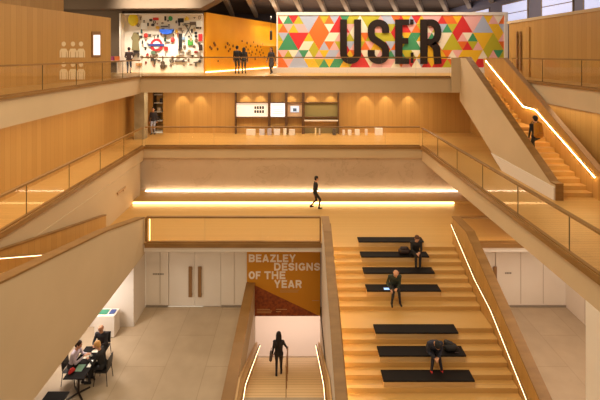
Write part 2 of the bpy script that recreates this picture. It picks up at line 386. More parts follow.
# ------------------------------------------------------------------ balustrades
def balustrade(label, x0, y0, x1, y1, zb, zt, n, led=False):
    t = thing('glass_balustrade', label, 'balustrade', ((x0+x1)/2,(y0+y1)/2,zb))
    p = Vector((x0,y0)); q = Vector((x1,y1)); d = (q-p).normalized(); nn = Vector((-d.y,d.x))
    MB().bar([(x0,y0,zt),(x1,y1,zt)], .13, .06).build('handrail', OAK_TRIM, t)
    MB().bar([(x0,y0,zb+.05),(x1,y1,zb+.05)], .10, .05).build('base_channel', OAK_TRIM, t)
    for i in range(n):
        a = p+(q-p)*(i/n)+d*.012; b = p+(q-p)*((i+1)/n)-d*.012
        gp = MB().bar([(a.x,a.y,zt-.06),(b.x,b.y,zt-.06)], .018, zt-zb-.11); gp.m[0] = gp.m[-1] = 1; gp.build('glass_panel', [GLASS, GEDGE], t)
    return t
balustrade('long glass balustrade across the top bridge, in front of the triangle mural', -8.80,22.84,8.80,22.84,T,11.09,9)
balustrade('glass balustrade at upper left, in front of the timber wall with white figures', -8.90,3.2,-8.90,22.72,T,10.92,9)
balustrade('glass balustrade at upper right, below the tall bronze door handles', 11.16,3.2,11.16,20.6,T,11.06,7)
balustrade('glass balustrade of the middle gallery, above the marble wall', -8.62,22.88,7.07,22.88,M,7.10,8)
balustrade('glass balustrade sloping up the left edge of the picture, on the middle gallery', -8.76,3.2,-8.76,22.8,M,7.07,8)
balustrade('glass balustrade of the middle gallery on the right, below the stair with the climber', 7.21,3.2,7.21,22.8,M,7.05,8)
b = balustrade('low glass balustrade above the white double doors, left of the banner', -6.34,17.0,1.04,17.0,L,4.35,3)
MB().box(-6.40,-6.30,16.95,17.05,L+.05,4.30).build('end_post', OAK_TRIM, b)
MB().box(1.0,1.06,16.95,17.05,L+.05,4.30).build('end_post', OAK_TRIM, b)
balustrade('low glass balustrade right of the bench stair, above the wall with one bronze handle', 6.98,17.0,12.1,17.0,L,4.35,2)

# light strips
def strip(label, mb, m, name='light_strip'): return tag(mb.build(name, m), label, 'light')
strip('bright white light strip along the foot of the marble wall', MB().box(-8.6,9.6,22.86,22.92,L2,L2+.04), LED_W)
strip('warm light strip under the step of the landing, behind the walker', MB().box(-8.66,8.4,21.25,21.295,L+.03,L2-.03), LED)
strip('warm light strip inside the low balustrade above the white double doors', MB().box(-6.2,.95,17.055,17.085,L,L+.02), LED_G)
strip('warm light strip inside the low balustrade right of the bench stair', MB().box(7.1,12.0,17.055,17.085,L,L+.02), LED_G)
strip('upright warm light beside the left end post of the low balustrade', MB().box(-6.255,-6.215,17.03,17.06,L+.06,4.22), LED_P)
strip('thin light strip along the foot of the amber wall', wall_line((-6.34,28.0),(-1.7,39.0),T,T+.07,-.05), LED)

# ------------------------------------------------------------------ stairs
# wide bench stair from the ground to the landing
RUN, RISE = .325, 3.25/22
def steps_profile(y0, z0, n, run, rise, down, zend):
    pr = [(y0, z0)]; y, z = y0, z0
    for i in range(n):
        pr.append((y, z-rise)); z -= rise
        if i < n-1: pr.append((y-run*down, z)); y -= run*down
    return pr, y, z
gs = thing('wide_staircase', 'wide oak stair with black benches, rising to the landing in the centre right', 'staircase', (4,13,0))
RISERS = [16.6-RUN*i for i in range(8)] + [13.40,13.08] + [13.08-.30*(i+1) for i in range(12)]
pr = [(16.95,0),(16.95,L-.002)]
for i, y in enumerate(RISERS): pr += [(y, L-.002-RISE*i), (y, max(L-.002-RISE*(i+1), .001))]
pr[-1] = (RISERS[-1], 0)
MB().prism_x(pr, 1.36, 6.6).build('steps', OAK_STEP, gs)
par = [(16.9,4.35),(15.5,4.35),(9.0,.92),(9.0,0),(16.9,0)]
def parapet_with_cap(prof, x0, x1, parent, mface, capw=.03, caph=.05, npt=3, name='parapet'):
    MB().prism_x(prof, x0, x1).build(name, mface, parent)
    MB().bar([((x0+x1)/2, p[0], p[1]+caph) for p in prof[:npt]], (x1-x0)+2*capw, caph).build('cap', OAK_TRIM, parent)
parapet_with_cap(par, 1.09, 1.35, gs, WHITE)
parapet_with_cap(par, 6.61, 6.89, gs, OAK_WALL)
def led_rail(pts, parent, r=.028, side=0, m=None):
    h = MB().tube(pts, r).build('handrail', OAK_TRIM, parent)
    MB().tube([(p[0]+side, p[1], p[2]-r-.006) for p in pts], .008, 6).build('handrail_light', m or LED_S, h)
led_rail([(6.54,16.8,4.12),(6.54,14.6,3.06),(6.54,13.4,2.70),(6.54,11.3,1.50),(6.54,9.2,.5)], gs, side=-.03)
led_rail([(1.44,16.8,4.12),(1.44,14.6,3.06),(1.44,13.4,2.70),(1.44,11.3,1.50),(1.44,9.2,.5)], gs, side=0, m=LED_H)

# narrow stair down to the basement
bs = thing('basement_staircase', 'narrow oak stair going down below the ochre banner', 'staircase', (-.4,13.1,0))
n = 19; r_ = -B/n; pr = [(13.1,-.3),(13.1,-.002)]; y = 13.1
for i in range(n):
    z = -r_*(i+1); pr.append((y, z+.001)); 
    if i < n-1: y += .3; pr.append((y, z+.001))
pr += [(y, B-.2),(14.2,B-.2)]
MB().prism_x(pr, -1.75, 1.0).build('steps', OAK_STEP_P, bs)
MB().box(-2.18,-1.83,10.8,17.7,.002,1.08).build('parapet', PLASTER, bs)
MB().box(-2.20,-1.81,10.78,17.71,1.08,1.13).build('cap', OAK_TRIM, bs)
for xx0, xx1 in ((-1.82,-1.75), (1.0,1.07)):
    MB().prism_x([(10.8,1.05),(12.6,1.05),(17.5,-1.45),(18.2,-1.85),(18.2,B),(17.9,B),(13.1,-.5),(13.1,.003),(10.8,.003)], xx0, xx1).build('side_panel', OAK_PALE, bs)
led_rail([(-1.62,17.7,-1.62),(-1.62,13.8,.28),(-1.62,12.6,.85),(-1.62,11.0,.9)], bs, side=.03)
led_rail([(.90,17.7,-1.62),(.90,13.8,.28),(.90,12.6,.85),(.90,11.0,.9)], bs, side=-.03)
cr_ = thing('centre_rail', 'slim metal handrail down the middle of the basement stair', 'handrail', (-.33,15,-1))
MB().tube([(-.33,13.2,.92),(-.33,16.2,-.62),(-.33,16.35,-.72)], .022).build('rail', BRONZE, cr_)
for yy in (13.25, 14.15, 15.05, 15.95, 16.25):
    k = int((yy-13.1)/.3); zt = -r_*(k+1)
    MB().tube([(-.33,yy,zt), (-.33,yy,.92-(yy-13.2)*.513)], .014, 6).build('post', BRONZE, cr_)

# stair on the right from the middle gallery to the top floor
us = thing('upper_staircase', 'oak stair at upper right with glowing handrail, climbed by one person', 'staircase', (10.2,18.5,M))
pr = [(22.8,T-.002)]; y = 22.6; pr.append((y,T-.002)); prof = []
z = T
for i in range(12):
    z -= 2.0/12; pr.append((y,z)); y -= .3; pr.append((y,z))
ymid = y; y = 18.0; pr[-1] = (y,z)
for i in range(12):
    z -= 1.95/12; pr.append((y,max(z,M+.001)))
    if i < 11: y -= .305; pr.append((y,z))
pr[-1] = (y, M+.001)
pr += [(18.0,M+.001),(22.8,8.7)]
MB().prism_x(pr, 9.58, 10.85).build('steps', OAK_STEP, us)
MB().prism_x([(22.72,11.04),(21.9,11.04),(14.6,6.56),(14.35,6.56),(14.35,M+.002),(18,M+.002),(22.72,8.62)], 9.30, 9.57).build('parapet', PLASTER, us)
MB().bar([(9.435,22.72,11.09),(9.435,21.9,11.09),(9.435,14.6,6.61),(9.435,14.33,6.61)], .31, .05).build('cap', OAK_TRIM, us)
MB().box(9.30,9.57,14.31,14.349,M+.002,6.56).build('newel_face', OAK_TRIM, us)
MB().prism_x([(14.36,M+.002),(14.36,6.46),(19.0,6.55),(18.0,M+.002)], 9.25, 9.298).build('plinth', WHITE_B, us)  # paler panel added for the brighter lit foot of the stair side
MB().box(8.82,9.30,22.66,22.735,9.06,11.04).build('cheek', PLASTER, us)
MB().prism_x([(23.2,11.0),(20.9,11.0),(14.3,7.0),(14.3,M+.002),(18,M+.002),(22.75,8.7),(23.2,8.9)][0:6], 10.86, 11.03).build('outer_parapet', OAK_WALL, us)
MB().bar([(10.945,22.75,11.05),(10.945,20.9,11.05),(10.945,14.3,7.05)], .23, .05).build('outer_cap', C((172,132,92)), us)
led_rail([(10.78,22.7,10.9),(10.78,18.95,8.79),(10.78,18.0,8.77),(10.78,14.4,6.83)], us, side=-.02, m=LED_H)

# stair on the left from the landing to the middle gallery
ls = thing('left_staircase', 'beige sided stair at lower left behind the sloping oak cap', 'staircase', (-7.5,12,L))
pr = [(15.05,2.8),(15.05,L-.002)]; y = 15.05
for i in range(18):
    z = L+(M-L)/18*(i+1); pr.append((y,z)); y -= .345; pr.append((y,z))
pr += [(y,5.4),(14.0,2.8)]
MB().prism_x(pr, -8.48, -6.80).build('steps', OAK_STEP, ls)
pp = [(17.05,4.26),(13.65,5.19),(8.7,6.24),(4.5,7.05),(4.5,2.75),(17.05,2.75)]
parapet_with_cap(pp, -6.79, -6.45, ls, PLASTER, npt=4, capw=.015)
ip = [(17.9,4.02),(11.5,5.58),(4.5,7.2),(4.5,5.0),(12,3.26),(17.9,3.252)]
parapet_with_cap(ip, -8.62, -8.50, ls, OAK_WALL, npt=3, capw=.02, name='inner_parapet')
led_rail([(-8.42,15.0,4.10),(-8.42,13.4,4.55),(-8.42,11.3,5.50),(-8.42,8.9,6.5)], ls, side=.03)

# ------------------------------------------------------------------ benches
def make_bench():
    t = thing('bench', '', 'bench', (0,0,0), 'black topped benches on the wide oak stair')
    o = MB().box(-1.36,1.36,0,.42,-.05,0).build('seat_pad', BLACK, t, bevel=.012)
    MB().box(-1.34,1.34,.02,.42,-.366,-.05).build('base', OAK_PALE, t)
    return t
BEN = [(16.58,'black topped bench highest on the wide oak stair, above the man beside a dark bag'),
       (15.93,'black topped bench with a man and a dark bag at its right end'),
       (15.27,'empty black topped bench at the feet of the man beside a dark bag'),
       (14.61,'black topped bench where the man in the green jacket sits'),
       (13.32,'empty black topped bench just below the wide gap between the benches'),
       (12.67,'black topped bench where the bowed person in red shoes sits'),
       (12.02,'empty black topped bench lowest of all, at the feet of the person in red shoes')]
BI = [0,2,4,6,9,11,13]
def bench_at(i): return RISERS[BI[i]], L-RISE*(BI[i]+1)+.367
proto = make_bench()
for i, (yf, lab) in enumerate(BEN):
    o = proto if i == 0 else copy_tree(proto)
    o['label'] = lab
    o.location = (3.96, *bench_at(i))

# ------------------------------------------------------------------ the triangle mural with its word
us_ = thing('mural_wall', 'long mural of coloured triangles with the tall dark word USER', 'mural', (6.6,28.1,T))
PAL = [(214,44,44),(232,112,36),(240,186,36),(190,178,40),(66,148,100),(178,184,206),(240,176,170),(246,230,204)]
PM = [mat('mural_tone_%d' % i, c, .6) for i, c in enumerate(PAL)]
R_, O_, Y_, V_, G_, B_, P_, W_ = range(8)
mb = MB(); rnd = random.Random(11)
px0, px1, py0, py1 = 278, 504, 15.2, 67.5
def clip(poly):
    for ax, val, sg in ((0,px0,1),(0,px1,-1),(1,py0,1),(1,py1,-1)):
        out = []
        for i in range(len(poly)):
            a, b = poly[i-1], poly[i]; ia = (a[ax]-val)*sg >= -1e-9; ib = (b[ax]-val)*sg >= -1e-9
            if ia != ib:
                t = (val-a[ax])/(b[ax]-a[ax]); out.append((a[0]+(b[0]-a[0])*t, a[1]+(b[1]-a[1])*t))
            if ib: out.append(b)
        poly = out
        if len(poly) < 3: return None
    return poly
def tri(poly, c):
    p = clip(poly)
    if not p: return
    vs = [at(x, y, 28.0) for x, y in p]
    a = sum(vs[i].x*vs[(i+1)%len(vs)].z-vs[(i+1)%len(vs)].x*vs[i].z for i in range(len(vs)))
    f = tuple(range(len(vs)))
    mb.add(vs, [f if a > 0 else f[::-1]], c)
RH = 17.43; S = 20.5; last = [0]
WT = [R_,R_,O_,O_,Y_,Y_,Y_,V_,V_,V_,G_,G_,B_,B_,P_,P_,P_,W_,W_,W_]
def rc():
    c = rnd.choice(WT)
    while c == last[0]: c = rnd.choice(WT)
    last[0] = c; return c
BIG = {(0,'d',1):B_,(0,'u',3):R_,(0,'u',9):R_,(0,'u',10):B_,(1,'u',0):G_,(1,'d',1):R_,(1,'d',2):O_,(1,'d',10):Y_,(1,'u',6):G_,(2,'u',1):B_,(2,'u',4):R_,
       (1,'d',5):V_,(2,'d',7):Y_,(0,'d',4):V_,(1,'u',8):V_,(0,'u',5):P_,(2,'u',0):O_,(2,'d',9):Y_,(1,'d',8):W_,(0,'d',7):P_,(2,'d',4):W_}
for r in range(3):
    yt, yb = py0+RH*r, py0+RH*(r+1); ob = 267.8 if r % 2 == 0 else 278.0; ot = 278.0 if r % 2 == 0 else 267.8
    for k in range(-2, 13):
        for typ in 'ud':
            if typ == 'u': A = (ob+S*k, yb); Bq = (ob+S*(k+1), yb); Cq = (ob+S*(k+.5), yt)
            else: A = (ot+S*k, yt); Bq = (ot+S*(k+1), yt); Cq = (ot+S*(k+.5), yb)
            if (r,typ,k) in BIG: tri([A,Bq,Cq], BIG[(r,typ,k)]); last[0] = BIG[(r,typ,k)]; continue
            if rnd.random() < .12: tri([A,Bq,Cq], rc()); continue
            ab = ((A[0]+Bq[0])/2,A[1]); ac = ((A[0]+Cq[0])/2,(A[1]+Cq[1])/2); bc = ((Bq[0]+Cq[0])/2,(Bq[1]+Cq[1])/2)
            for t3 in ([A,ab,ac],[ab,Bq,bc],[ac,bc,Cq],[ab,bc,ac]): tri(t3, rc())
mb.build('pattern', PM, us_)
def X28(px): return (px-296)*28/400
def Z28(py): return CZ-(py-54)*28/400
MB().box(X28(276.5),X28(507.5),28.03,28.9,Z28(67.5),Z28(12.2)).build('panel_body', WHITE_B, us_)
MB().box(X28(276.5),X28(507.5),27.93,28.03,Z28(15.2),Z28(12.2)).box(X28(504),X28(507.5),27.93,28.03,Z28(67.5),Z28(15.2)).box(X28(276.5),X28(278),27.93,28.03,Z28(67.5),Z28(15.2)).build('frame', WHITE, us_)
MB().box(X28(275),X28(507.5),27.7,28.9,T,Z28(67.5)).build('plinth', WHITE_B, us_)
LW = 6.8*28/400
def arc(cx, cy, rx, ry, a0, a1, n=14): return [(X28(cx+rx*math.cos(math.radians(a0+(a1-a0)*i/n))), Z28(cy-ry*math.sin(math.radians(a0+(a1-a0)*i/n)))) for i in range(n+1)]
Y0, Y1 = 27.86, 27.99
MB().stroke([(X28(343.4),Z28(19.5)),(X28(343.4),Z28(53.5))] + arc(350.4,53.5,7.0,7.0,180,360)[1:] + [(X28(357.4),Z28(19.5))], LW, Y0, Y1).build('letter', SIGN_D, us_)
MB().stroke([(X28(385.4),Z28(33))] + arc(378.2,29.5,7.2,6.6,0,180) + arc(378.2,33,7.2,8,180,225,5)[1:]
            + arc(378.2,51.5,7.2,8.5,45,0,5) + arc(378.2,54,7.2,6.6,0,-180)[1:] + [(X28(371.0),Z28(50))], LW, Y0, Y1).build('letter', SIGN_D, us_)
def R4(m, a, b, c, d): return m.box(X28(a),X28(b),Y0,Y1,Z28(d),Z28(c))
e = MB(); R4(e,395,402,19.5,64); R4(e,402,408.6,19.5,25.2); R4(e,402,407.8,38,43.8); R4(e,402,408.6,58.2,64); R4(e,410,413,19.5,24.5); R4(e,410.6,413,52.5,63)
e.build('letter', SIGN_D, us_)
rr = MB(); R4(rr,420,427,19.5,64)
rr.stroke([(X28(426.5),Z28(22.7)),(X28(431),Z28(22.7))] + arc(431,32.4,6.6,9.7,90,-90)[1:] + [(X28(426.5),Z28(42.1))], LW*.95, Y0, Y1)
rr.stroke([(X28(432),Z28(43.5)),(X28(436),Z28(48)),(X28(437.6),Z28(64))], LW, Y0, Y1)
rr.build('letter', SIGN_D, us_)

# ------------------------------------------------------------------ banner over the basement stair
bn = thing('hanging_banner', 'ochre banner with pale lettering hung over the basement stair', 'banner', (-.5,17.74,-.29))
YB = 17.72
def XB(px): return (px-296)*YB/400
def ZB(py): return CZ-(py-54)*YB/400
bsh = MB().box(-2.175,1.07,YB,YB+.05,ZB(316),ZB(251.8)).build('sheet', BANNER, bn)
MB().prism_y([(-2.175,ZB(281.5)),(1.0,ZB(315.5)),(1.0,ZB(316)),(-2.175,ZB(316))], YB-.006, YB-.001).build('rust_corner', RUST, bsh)
for s_, a, b_, c, d in (('BEAZLEY',248.6,295.9,254.3,262),('DESIGNS',273.9,320.3,262.8,270.5),('OF',248.6,260.6,271.2,279),('THE',264.3,285.4,271.2,279),('YEAR',274,302,280,287.8)):
    text_mb(MB(), s_, XB(a), XB(b_), ZB(d), ZB(c), YB-.012, YB-.001).build('lettering', LETTER, bsh)
for a, b_, c in ((280,299,290.0),(280,298,291.8),(257,270,309.3),(257,272,311),(257,271,312.6),(276,287,309.3),(276,281,311.5),(312,319,300.5)):
    MB().box(XB(a),XB(b_),YB-.010,YB-.007,ZB(c+.35),ZB(c-.35)).build('small_print', C((196,150,96)), bsh)
def wall_sign(label, px, py, w):
    Yw = 17.79; m = MB(); x = px; rg = random.Random(3)
    while x < px+w:
        ww = rg.uniform(.8,1.6); m.box((x-296)*Yw/400,(x+ww-296)*Yw/400,17.775,17.785,CZ-(py+.7-54)*Yw/400,CZ-(py-.7-54)*Yw/400); x += ww+.5
    tag(m.build('wall_sign', GREY), label, 'sign')
wall_sign('small grey lettering on the white wall, left of the double doors', 153, 274, 11)
wall_sign('small grey lettering on the white wall, right of the bench stair', 505, 273, 6)

# ------------------------------------------------------------------ top left timber wall: figures and screen
def on_wall(px, py):
    k = (px-296)/400; t = (-WA.x + k*WA.y)/((WB.x-WA.x) - k*(WB.y-WA.y)); p = WA+(WB-WA)*t
    return Vector((p.x, p.y, CZ-(py-54)*p.y/400))
WN = Vector((-(WA-WC).y, (WA-WC).x, 0)).normalized()*-1
FIG = mat('figure_cream', (232,208,168), .6)
def wall_poly(mb, pts, th=.015):
    a = [on_wall(x, y)+WN*.001 for x, y in pts]; b = [p+WN*th for p in a]; n = len(a)
    mb.add(a+b, [tuple(range(n)), tuple(range(2*n-1,n-1,-1))] + [(i,n+i,n+(i+1)%n,(i+1)%n) for i in range(n)])
rows = ['upper row, beside the screen','lower row, modelled reflection in the glass']
cols = ['left','middle','right']
for r, (yh, yt, ybm) in enumerate([(44,48.6,57.5),(64.5,69,79.5)]):  # lower row repeats the figures as their reflection in the glass
    for c_, cx in enumerate((63.5, 72.7, 80.8)):
        f = thing('wall_figure', '%s cream person symbol on the timber wall, %s' % (cols[c_], rows[r]), 'sign', on_wall(cx, ybm), 'person symbols on the timber wall')
        h = MB(); wall_poly(h, [(cx+2.1*math.cos(2*PI*k/14), yh+2.5*math.sin(2*PI*k/14)) for k in range(14)]); h.build('head', FIG, f)
        bd = MB()
        wall_poly(bd, [(cx-4.0,yt+2.5),(cx-2.4,yt),(cx+2.4,yt),(cx+4.0,yt+2.5),(cx+4.0,ybm),(cx+2.9,ybm),(cx+2.7,yt+3),(cx+2.2,yt+3),(cx+2.2,ybm),(cx-2.2,ybm),(cx-2.2,yt+3),(cx-2.7,yt+3),(cx-2.9,ybm),(cx-4.0,ybm)])
        bd.build('body', FIG, f)
sc_ = thing('wall_screen', 'upright glowing white screen on the timber wall', 'screen', on_wall(95.5,56))
k = MB(); wall_poly(k, [(91.5,31.5),(100,31.5),(100,57),(91.5,57)], .05); k.build('frame', BRONZE, sc_)
k = MB(); wall_poly(k, [(92.6,35),(99.2,35),(99.2,55),(92.6,55)], .056); dsp = k.build('display', mat('screen_white', (250,244,244), emit=1.0), sc_)
k = MB(); wall_poly(k, [(93.6,38),(97.5,38),(97.5,38.6),(93.6,38.6)], .059); wall_poly(k, [(93.6,40),(96.5,40),(96.5,40.5),(93.6,40.5)], .059); k.build('screen_lines', GREY, dsp)

# ------------------------------------------------------------------ display wall of objects, top floor
dw = thing('display_board', 'white lit board crowded with small objects on the top floor', 'display', (-9.2,28.2,T))
DX0, DX1 = (125-296)*28.2/400, (203.5-296)*28.2/400
MB().box(DX0,DX1,28.12,28.28,T,13.98).build('board', mat('board_white', (238,226,210), .6), dw)
MB().box(DX0-.1,DX0,27.5,28.28,T,14.05).build('side_return', WHITE, dw)
MB().box(DX0,DX1,27.75,28.12,13.98,14.06).build('top_ledge', WHITE, dw)
def XD(px): return (px-296)*28.1/400
def ZD(py): return CZ-(py-54)*28.1/400
def exhibit(name, label, px, py, w, h, shape, rgb, cat='exhibit', d=.12):
    """small object fixed on the board; w, h in metres"""
    x, z = XD(px), ZD(py); y1 = 28.12; m = MB()
    if shape == 'box': m.box(x-w/2,x+w/2,y1-d,y1,z-h/2,z+h/2)
    elif shape == 'ball': m.ell((x,y1-.5*min(w,h)*.6,z), w/2, min(w,h)*.3, h/2)
    elif shape == 'disc':
        m.prism_y([(x+w/2*math.cos(2*PI*k/20), z+h/2*math.sin(2*PI*k/20)) for k in range(20)], y1-d, y1)
    elif shape == 'bowl':
        m.prism_y([(x-w/2,z+h/2),(x+w/2,z+h/2)] + [(x+w/2*math.cos(t), z+h/2-h*math.sin(t)**.8) for t in [PI*k/12 for k in range(1,12)]], y1-.3, y1)
    elif shape == 'cross':
        for a, b_ in (((x-w/2,z-h/2),(x+w/2,z+h/2)),((x-w/2,z+h/2),(x+w/2,z-h/2))): m.stroke([a,b_], .05, y1-.06, y1)
        m.stroke([(x-w/2,z+h/2),(x+w/4,z+h/2)], .05, y1-.08, y1)
    elif shape == 'bottle':
        m.lathe([(w/2,-h/2),(w/2,h*.15),(w*.18,h*.3),(w*.18,h/2)], (x,y1-w/2,z), 12)
    elif shape == 'tee':
        m.box(x-w/2,x+w/2,y1-d,y1,z+h*.3,z+h/2); m.box(x-w*.12,x+w*.12,y1-d,y1,z-h/2,z+h*.3)
    elif shape == 'ring':
        n = 22; m.stroke([(x+w*.4*math.cos(2*PI*k/n), z+h*.4*math.sin(2*PI*k/n)) for k in range(n+1)], w*.13, y1-d, y1)
    elif shape == 'guitar':
        m.ell((x,y1-.08,z-h*.28), w/2, .07, h*.2); m.ell((x,y1-.08,z-h*.02), w*.36, .06, h*.15); m.box(x-w*.07,x+w*.07,y1-.1,y1-.04,z,z+h/2)
    elif shape == 'chair':
        m.box(x-w/2,x+w/2,y1-.25,y1,z-.03,z+.03); m.box(x-w/2,x+w/2,y1-.05,y1,z,z+h/2)
        for sx in (-1,1):
            for yy in (.22,.03): m.box(x+sx*w*.42-.02,x+sx*w*.42+.02,y1-yy-.02,y1-yy+.02,z-h/2,z-.03)
    elif shape == 'coat':
        m.prism_y([(x-w*.2,z+h/2),(x+w*.2,z+h/2),(x+w*.5,z+h*.2),(x+w*.38,z+h*.08),(x+w*.3,z+h*.2),(x+w*.42,z-h/2),(x-w*.42,z-h/2),(x-w*.3,z+h*.2),(x-w*.38,z+h*.08),(x-w*.5,z+h*.2)], y1-d, y1)
    o = m.build(name, C(rgb)); return tag(o, label, cat, 'small tools on the white display board' if name == 'small_tool' else 'objects on the white display board')
EX = [
 ('yellow_lamp','large yellow splash shaped lamp at the upper left of the display board',134.3,20,.72,.9,'ball',(232,208,40)),
 ('olive_coat','olive green garment hanging below the yellow lamp on the display board',135.8,41.5,.6,1.25,'coat',(132,118,78)),
 ('white_case','white square case right of the yellow lamp on the display board',144.5,26,.42,.44,'box',(250,246,240)),
 ('red_toy','small red piece near the top of the display board, left of the green dial',156,19,.36,.18,'box',(206,48,36)),
 ('green_dial','round green dial at the top of the display board',170.7,18.5,.26,.34,'disc',(52,150,84)),
 ('black_camera','black box shaped camera at the top of the display board, above the folding frame',181,20.4,.38,.28,'box',(34,30,28)),
 ('yellow_jug','yellow jug at the top of the display board, right of the black camera',187.3,18.5,.3,.26,'bottle',(226,190,60)),
 ('blue_basin','large bright blue basin in the middle of the display board',167.3,32,.95,.36,'bowl',(28,84,190)),
 ('grey_tray','flat grey tray just above the blue basin',164.5,26.5,.46,.08,'box',(96,84,76)),
 ('folding_frame','crossed grey folding frame right of the blue basin',188.3,30,.5,.9,'cross',(110,104,98)),
 ('white_poster','white square poster at the upper right corner of the display board',199.3,24,.38,.42,'box',(250,248,242)),
 ('black_speaker','tall black slab right of the red ring sign on the display board',180.6,41,.22,1.05,'box',(28,26,26)),
 ('green_box','bright green block on the right of the display board',190.5,42.6,.36,.38,'box',(70,150,50)),
 ('red_phone','red upright box at the right edge of the display board',200.6,37.5,.26,.5,'box',(200,34,40)),
 ('dark_boot','dark boot shaped piece below the red upright box',200.8,47.5,.22,.42,'box',(56,36,30)),
 ('red_radio','red rounded box below the blue basin, left of the black slab',173,40,.3,.36,'ball',(190,52,44)),
 ('red_book','tilted red book right of the red ring sign, low on the board',166.2,48.6,.24,.3,'box',(204,40,34)),
 ('red_bag','small red bag left of the red ring sign, below the white case',146.2,35.5,.3,.34,'ball',(206,60,48)),
 ('dark_bottle','dark green bottle above the red ring sign',165.5,39,.16,.36,'bottle',(40,60,44)),
 ('yellow_figure','small yellow piece left above the blue basin',157.7,27.5,.24,.22,'disc',(226,176,60)),
 ('ochre_tool','small ochre piece right of the blue basin',176.8,31,.18,.24,'bottle',(214,160,50)),
 ('dark_kettle','small dark round pot at the left above the blue basin',153,25,.26,.2,'ball',(70,60,64)),
 ('dark_clock','black upright piece between the red pair and the green dial',165.5,18.5,.1,.3,'box',(36,32,32)),
 ('brown_pan','brown pan with handle right of the black camera, mid height',193,23.5,.4,.22,'box',(110,92,78)),
 ('small_radio','two tone small black piece right of the folding frame, upper one',196,33,.16,.16,'box',(30,30,34)),
 ('small_meter','two tone small black piece right of the folding frame, lower one',196,36.4,.16,.16,'box',(44,40,44)),
 ('dark_torch','thin black torch left of the red ring sign',142.5,42,.11,.3,'bottle',(40,36,36)),
 ('black_iron','small black piece above the left end of the handrail on the display board',145.5,48.5,.2,.22,'tee',(50,46,44)),
 ('green_tin','dull green tin under the red ring sign',153.4,52.5,.28,.22,'box',(96,120,92)),
 ('red_tin','small red tin low at the left of the red ring sign',147.7,54.4,.16,.18,'bottle',(186,50,44)),
 ('wire_loop','thin wire loop low at the right of the display board',181.5,52.5,.42,.4,'ring',(150,140,126)),
 ('red_shoe','small dark red shoe low at the right of the display board',196.2,52,.3,.16,'ball',(150,44,40)),
 ('wooden_guitar','dark pear shaped string instrument seen below the rail on the display board',163,62.5,.4,.95,'guitar',(84,64,46)),
 ('wooden_chair','small dark chair at the lower left of the display board, right of the standing person',136.5,53.5,.42,.5,'chair',(60,46,40)),
 ('steel_bar','long dark bar across the lower right of the display board below the rail',179.5,61,.62,.1,'box',(84,76,70)),
 ('clock_hand','thin curved dark bracket low in the middle of the display board',172,60.5,.34,.34,'ring',(96,88,80)),
 ('tool_left','small dark hook below the rail at the left of the string instrument',155,62,.2,.4,'tee',(70,62,56)),
 ('tool_right','small dark hook below the rail at the far right of the display board',196,64,.3,.3,'tee',(80,72,64)),
 ('orange_case','small orange case left of the string instrument, below the rail',139,64.5,.4,.2,'box',(206,148,88)),
 ('teal_bottle','small teal bottle between the yellow lamp and the white case',141.8,31,.12,.34,'bottle',(64,104,104)),
 ('brown_shaver','small brown piece left of the folding frame',180.3,29,.2,.16,'box',(120,92,70)),
 ('blue_tag','small pale blue piece below the folding frame, left of the green block',184,38.5,.18,.2,'box',(140,164,190)),
]
for a in EX: exhibit(*a)
rnd = random.Random(21); used = [(a[2],a[3]) for a in EX]+[(156.8,45)]*1; n_b = 0
for _ in range(1500):
    px, py = rnd.uniform(138,202), rnd.uniform(17,66)
    if any((px-a)**2+(py-b)**2 < 9.5 for a, b in used) or (abs(px-156.8) < 9 and abs(py-45) < 7) or n_b >= 70: continue
    used.append((px,py)); n_b += 1
    exhibit('small_tool','small everyday tool among the larger objects on the white display board',px,py,rnd.uniform(.08,.24),rnd.uniform(.08,.3),rnd.choice(['box','tee','ball','ring','bottle']),
            rnd.choice([(90,80,72),(60,54,50),(130,112,92),(150,130,110),(70,60,60),(110,90,70),(170,90,70),(176,150,110)]),'tool',.07)
rd = thing('ring_sign', 'red ring sign with a blue crossbar on the display board', 'sign', (XD(156.8),28.1,ZD(51)))
n = 30; cx, cz = XD(156.8), ZD(45)
MB().stroke([(cx+.36*math.cos(2*PI*k/n), cz+.36*math.sin(2*PI*k/n)) for k in range(n+1)], .15, 28.02, 28.10).build('ring', C((208,34,38)), rd)
MB().box(cx-.56,cx+.56,27.98,28.02,cz-.085,cz+.085).build('crossbar', C((44,56,120)), rd)
MB().prism_y([(cx+.26*math.cos(2*PI*k/n), cz+.26*math.sin(2*PI*k/n)) for k in range(n)], 28.04, 28.12).build('backing', C((244,238,230)), rd)

# little dark pieces on the amber wall
ad = Vector((4.67,11.15,0)).normalized(); an = Vector((ad.y,-ad.x,0)); rnd = random.Random(5)
PEG = mat('peg_dark', (120,72,20), .6); n_peg = 0
for (px, py) in [(210,47),(211.5,48.5),(214,43),(215,45),(217.5,49),(227.5,43.5),(229,45),(228.5,51),(225.5,47),(230,49),(233,46),(218,61),(246,47),(248,49.5),(250.5,46),(252,52),(253.5,42),(255,47),(255.5,54),(256.5,50),(257.5,46),(258,57),(259.5,52),(260.5,47),(260.5,55),(261.5,50),(262.5,44),(263,53),(251,55),(249,53),(264,57),(247,43),(242,41),(255,59)]:
    k = (px-296)/400; p0 = Vector((-6.42,28.05,0)); t = (k*p0.y-p0.x)/(ad.x-k*ad.y); p = p0+ad*t; z = CZ-(py-54)*p.y/400
    m = MB(); r = .07+.05*rnd.random(); m.ell((0,0,0), r, .03, r, 10, 6)
    ang = math.atan2(ad.y, ad.x); o = m.build('wall_token', PEG)
    o.location = Vector((p.x,p.y,z-r))+an*.02; o.rotation_euler = (0,0,ang)
    tag(o, 'small dark round token fixed on the amber wall', 'token', 'dark tokens on the amber wall')
hl = thing('hanging_lamp', 'black tubular spotlight hanging before the far end of the amber wall', 'lamp', (-2.1,36,12.4))
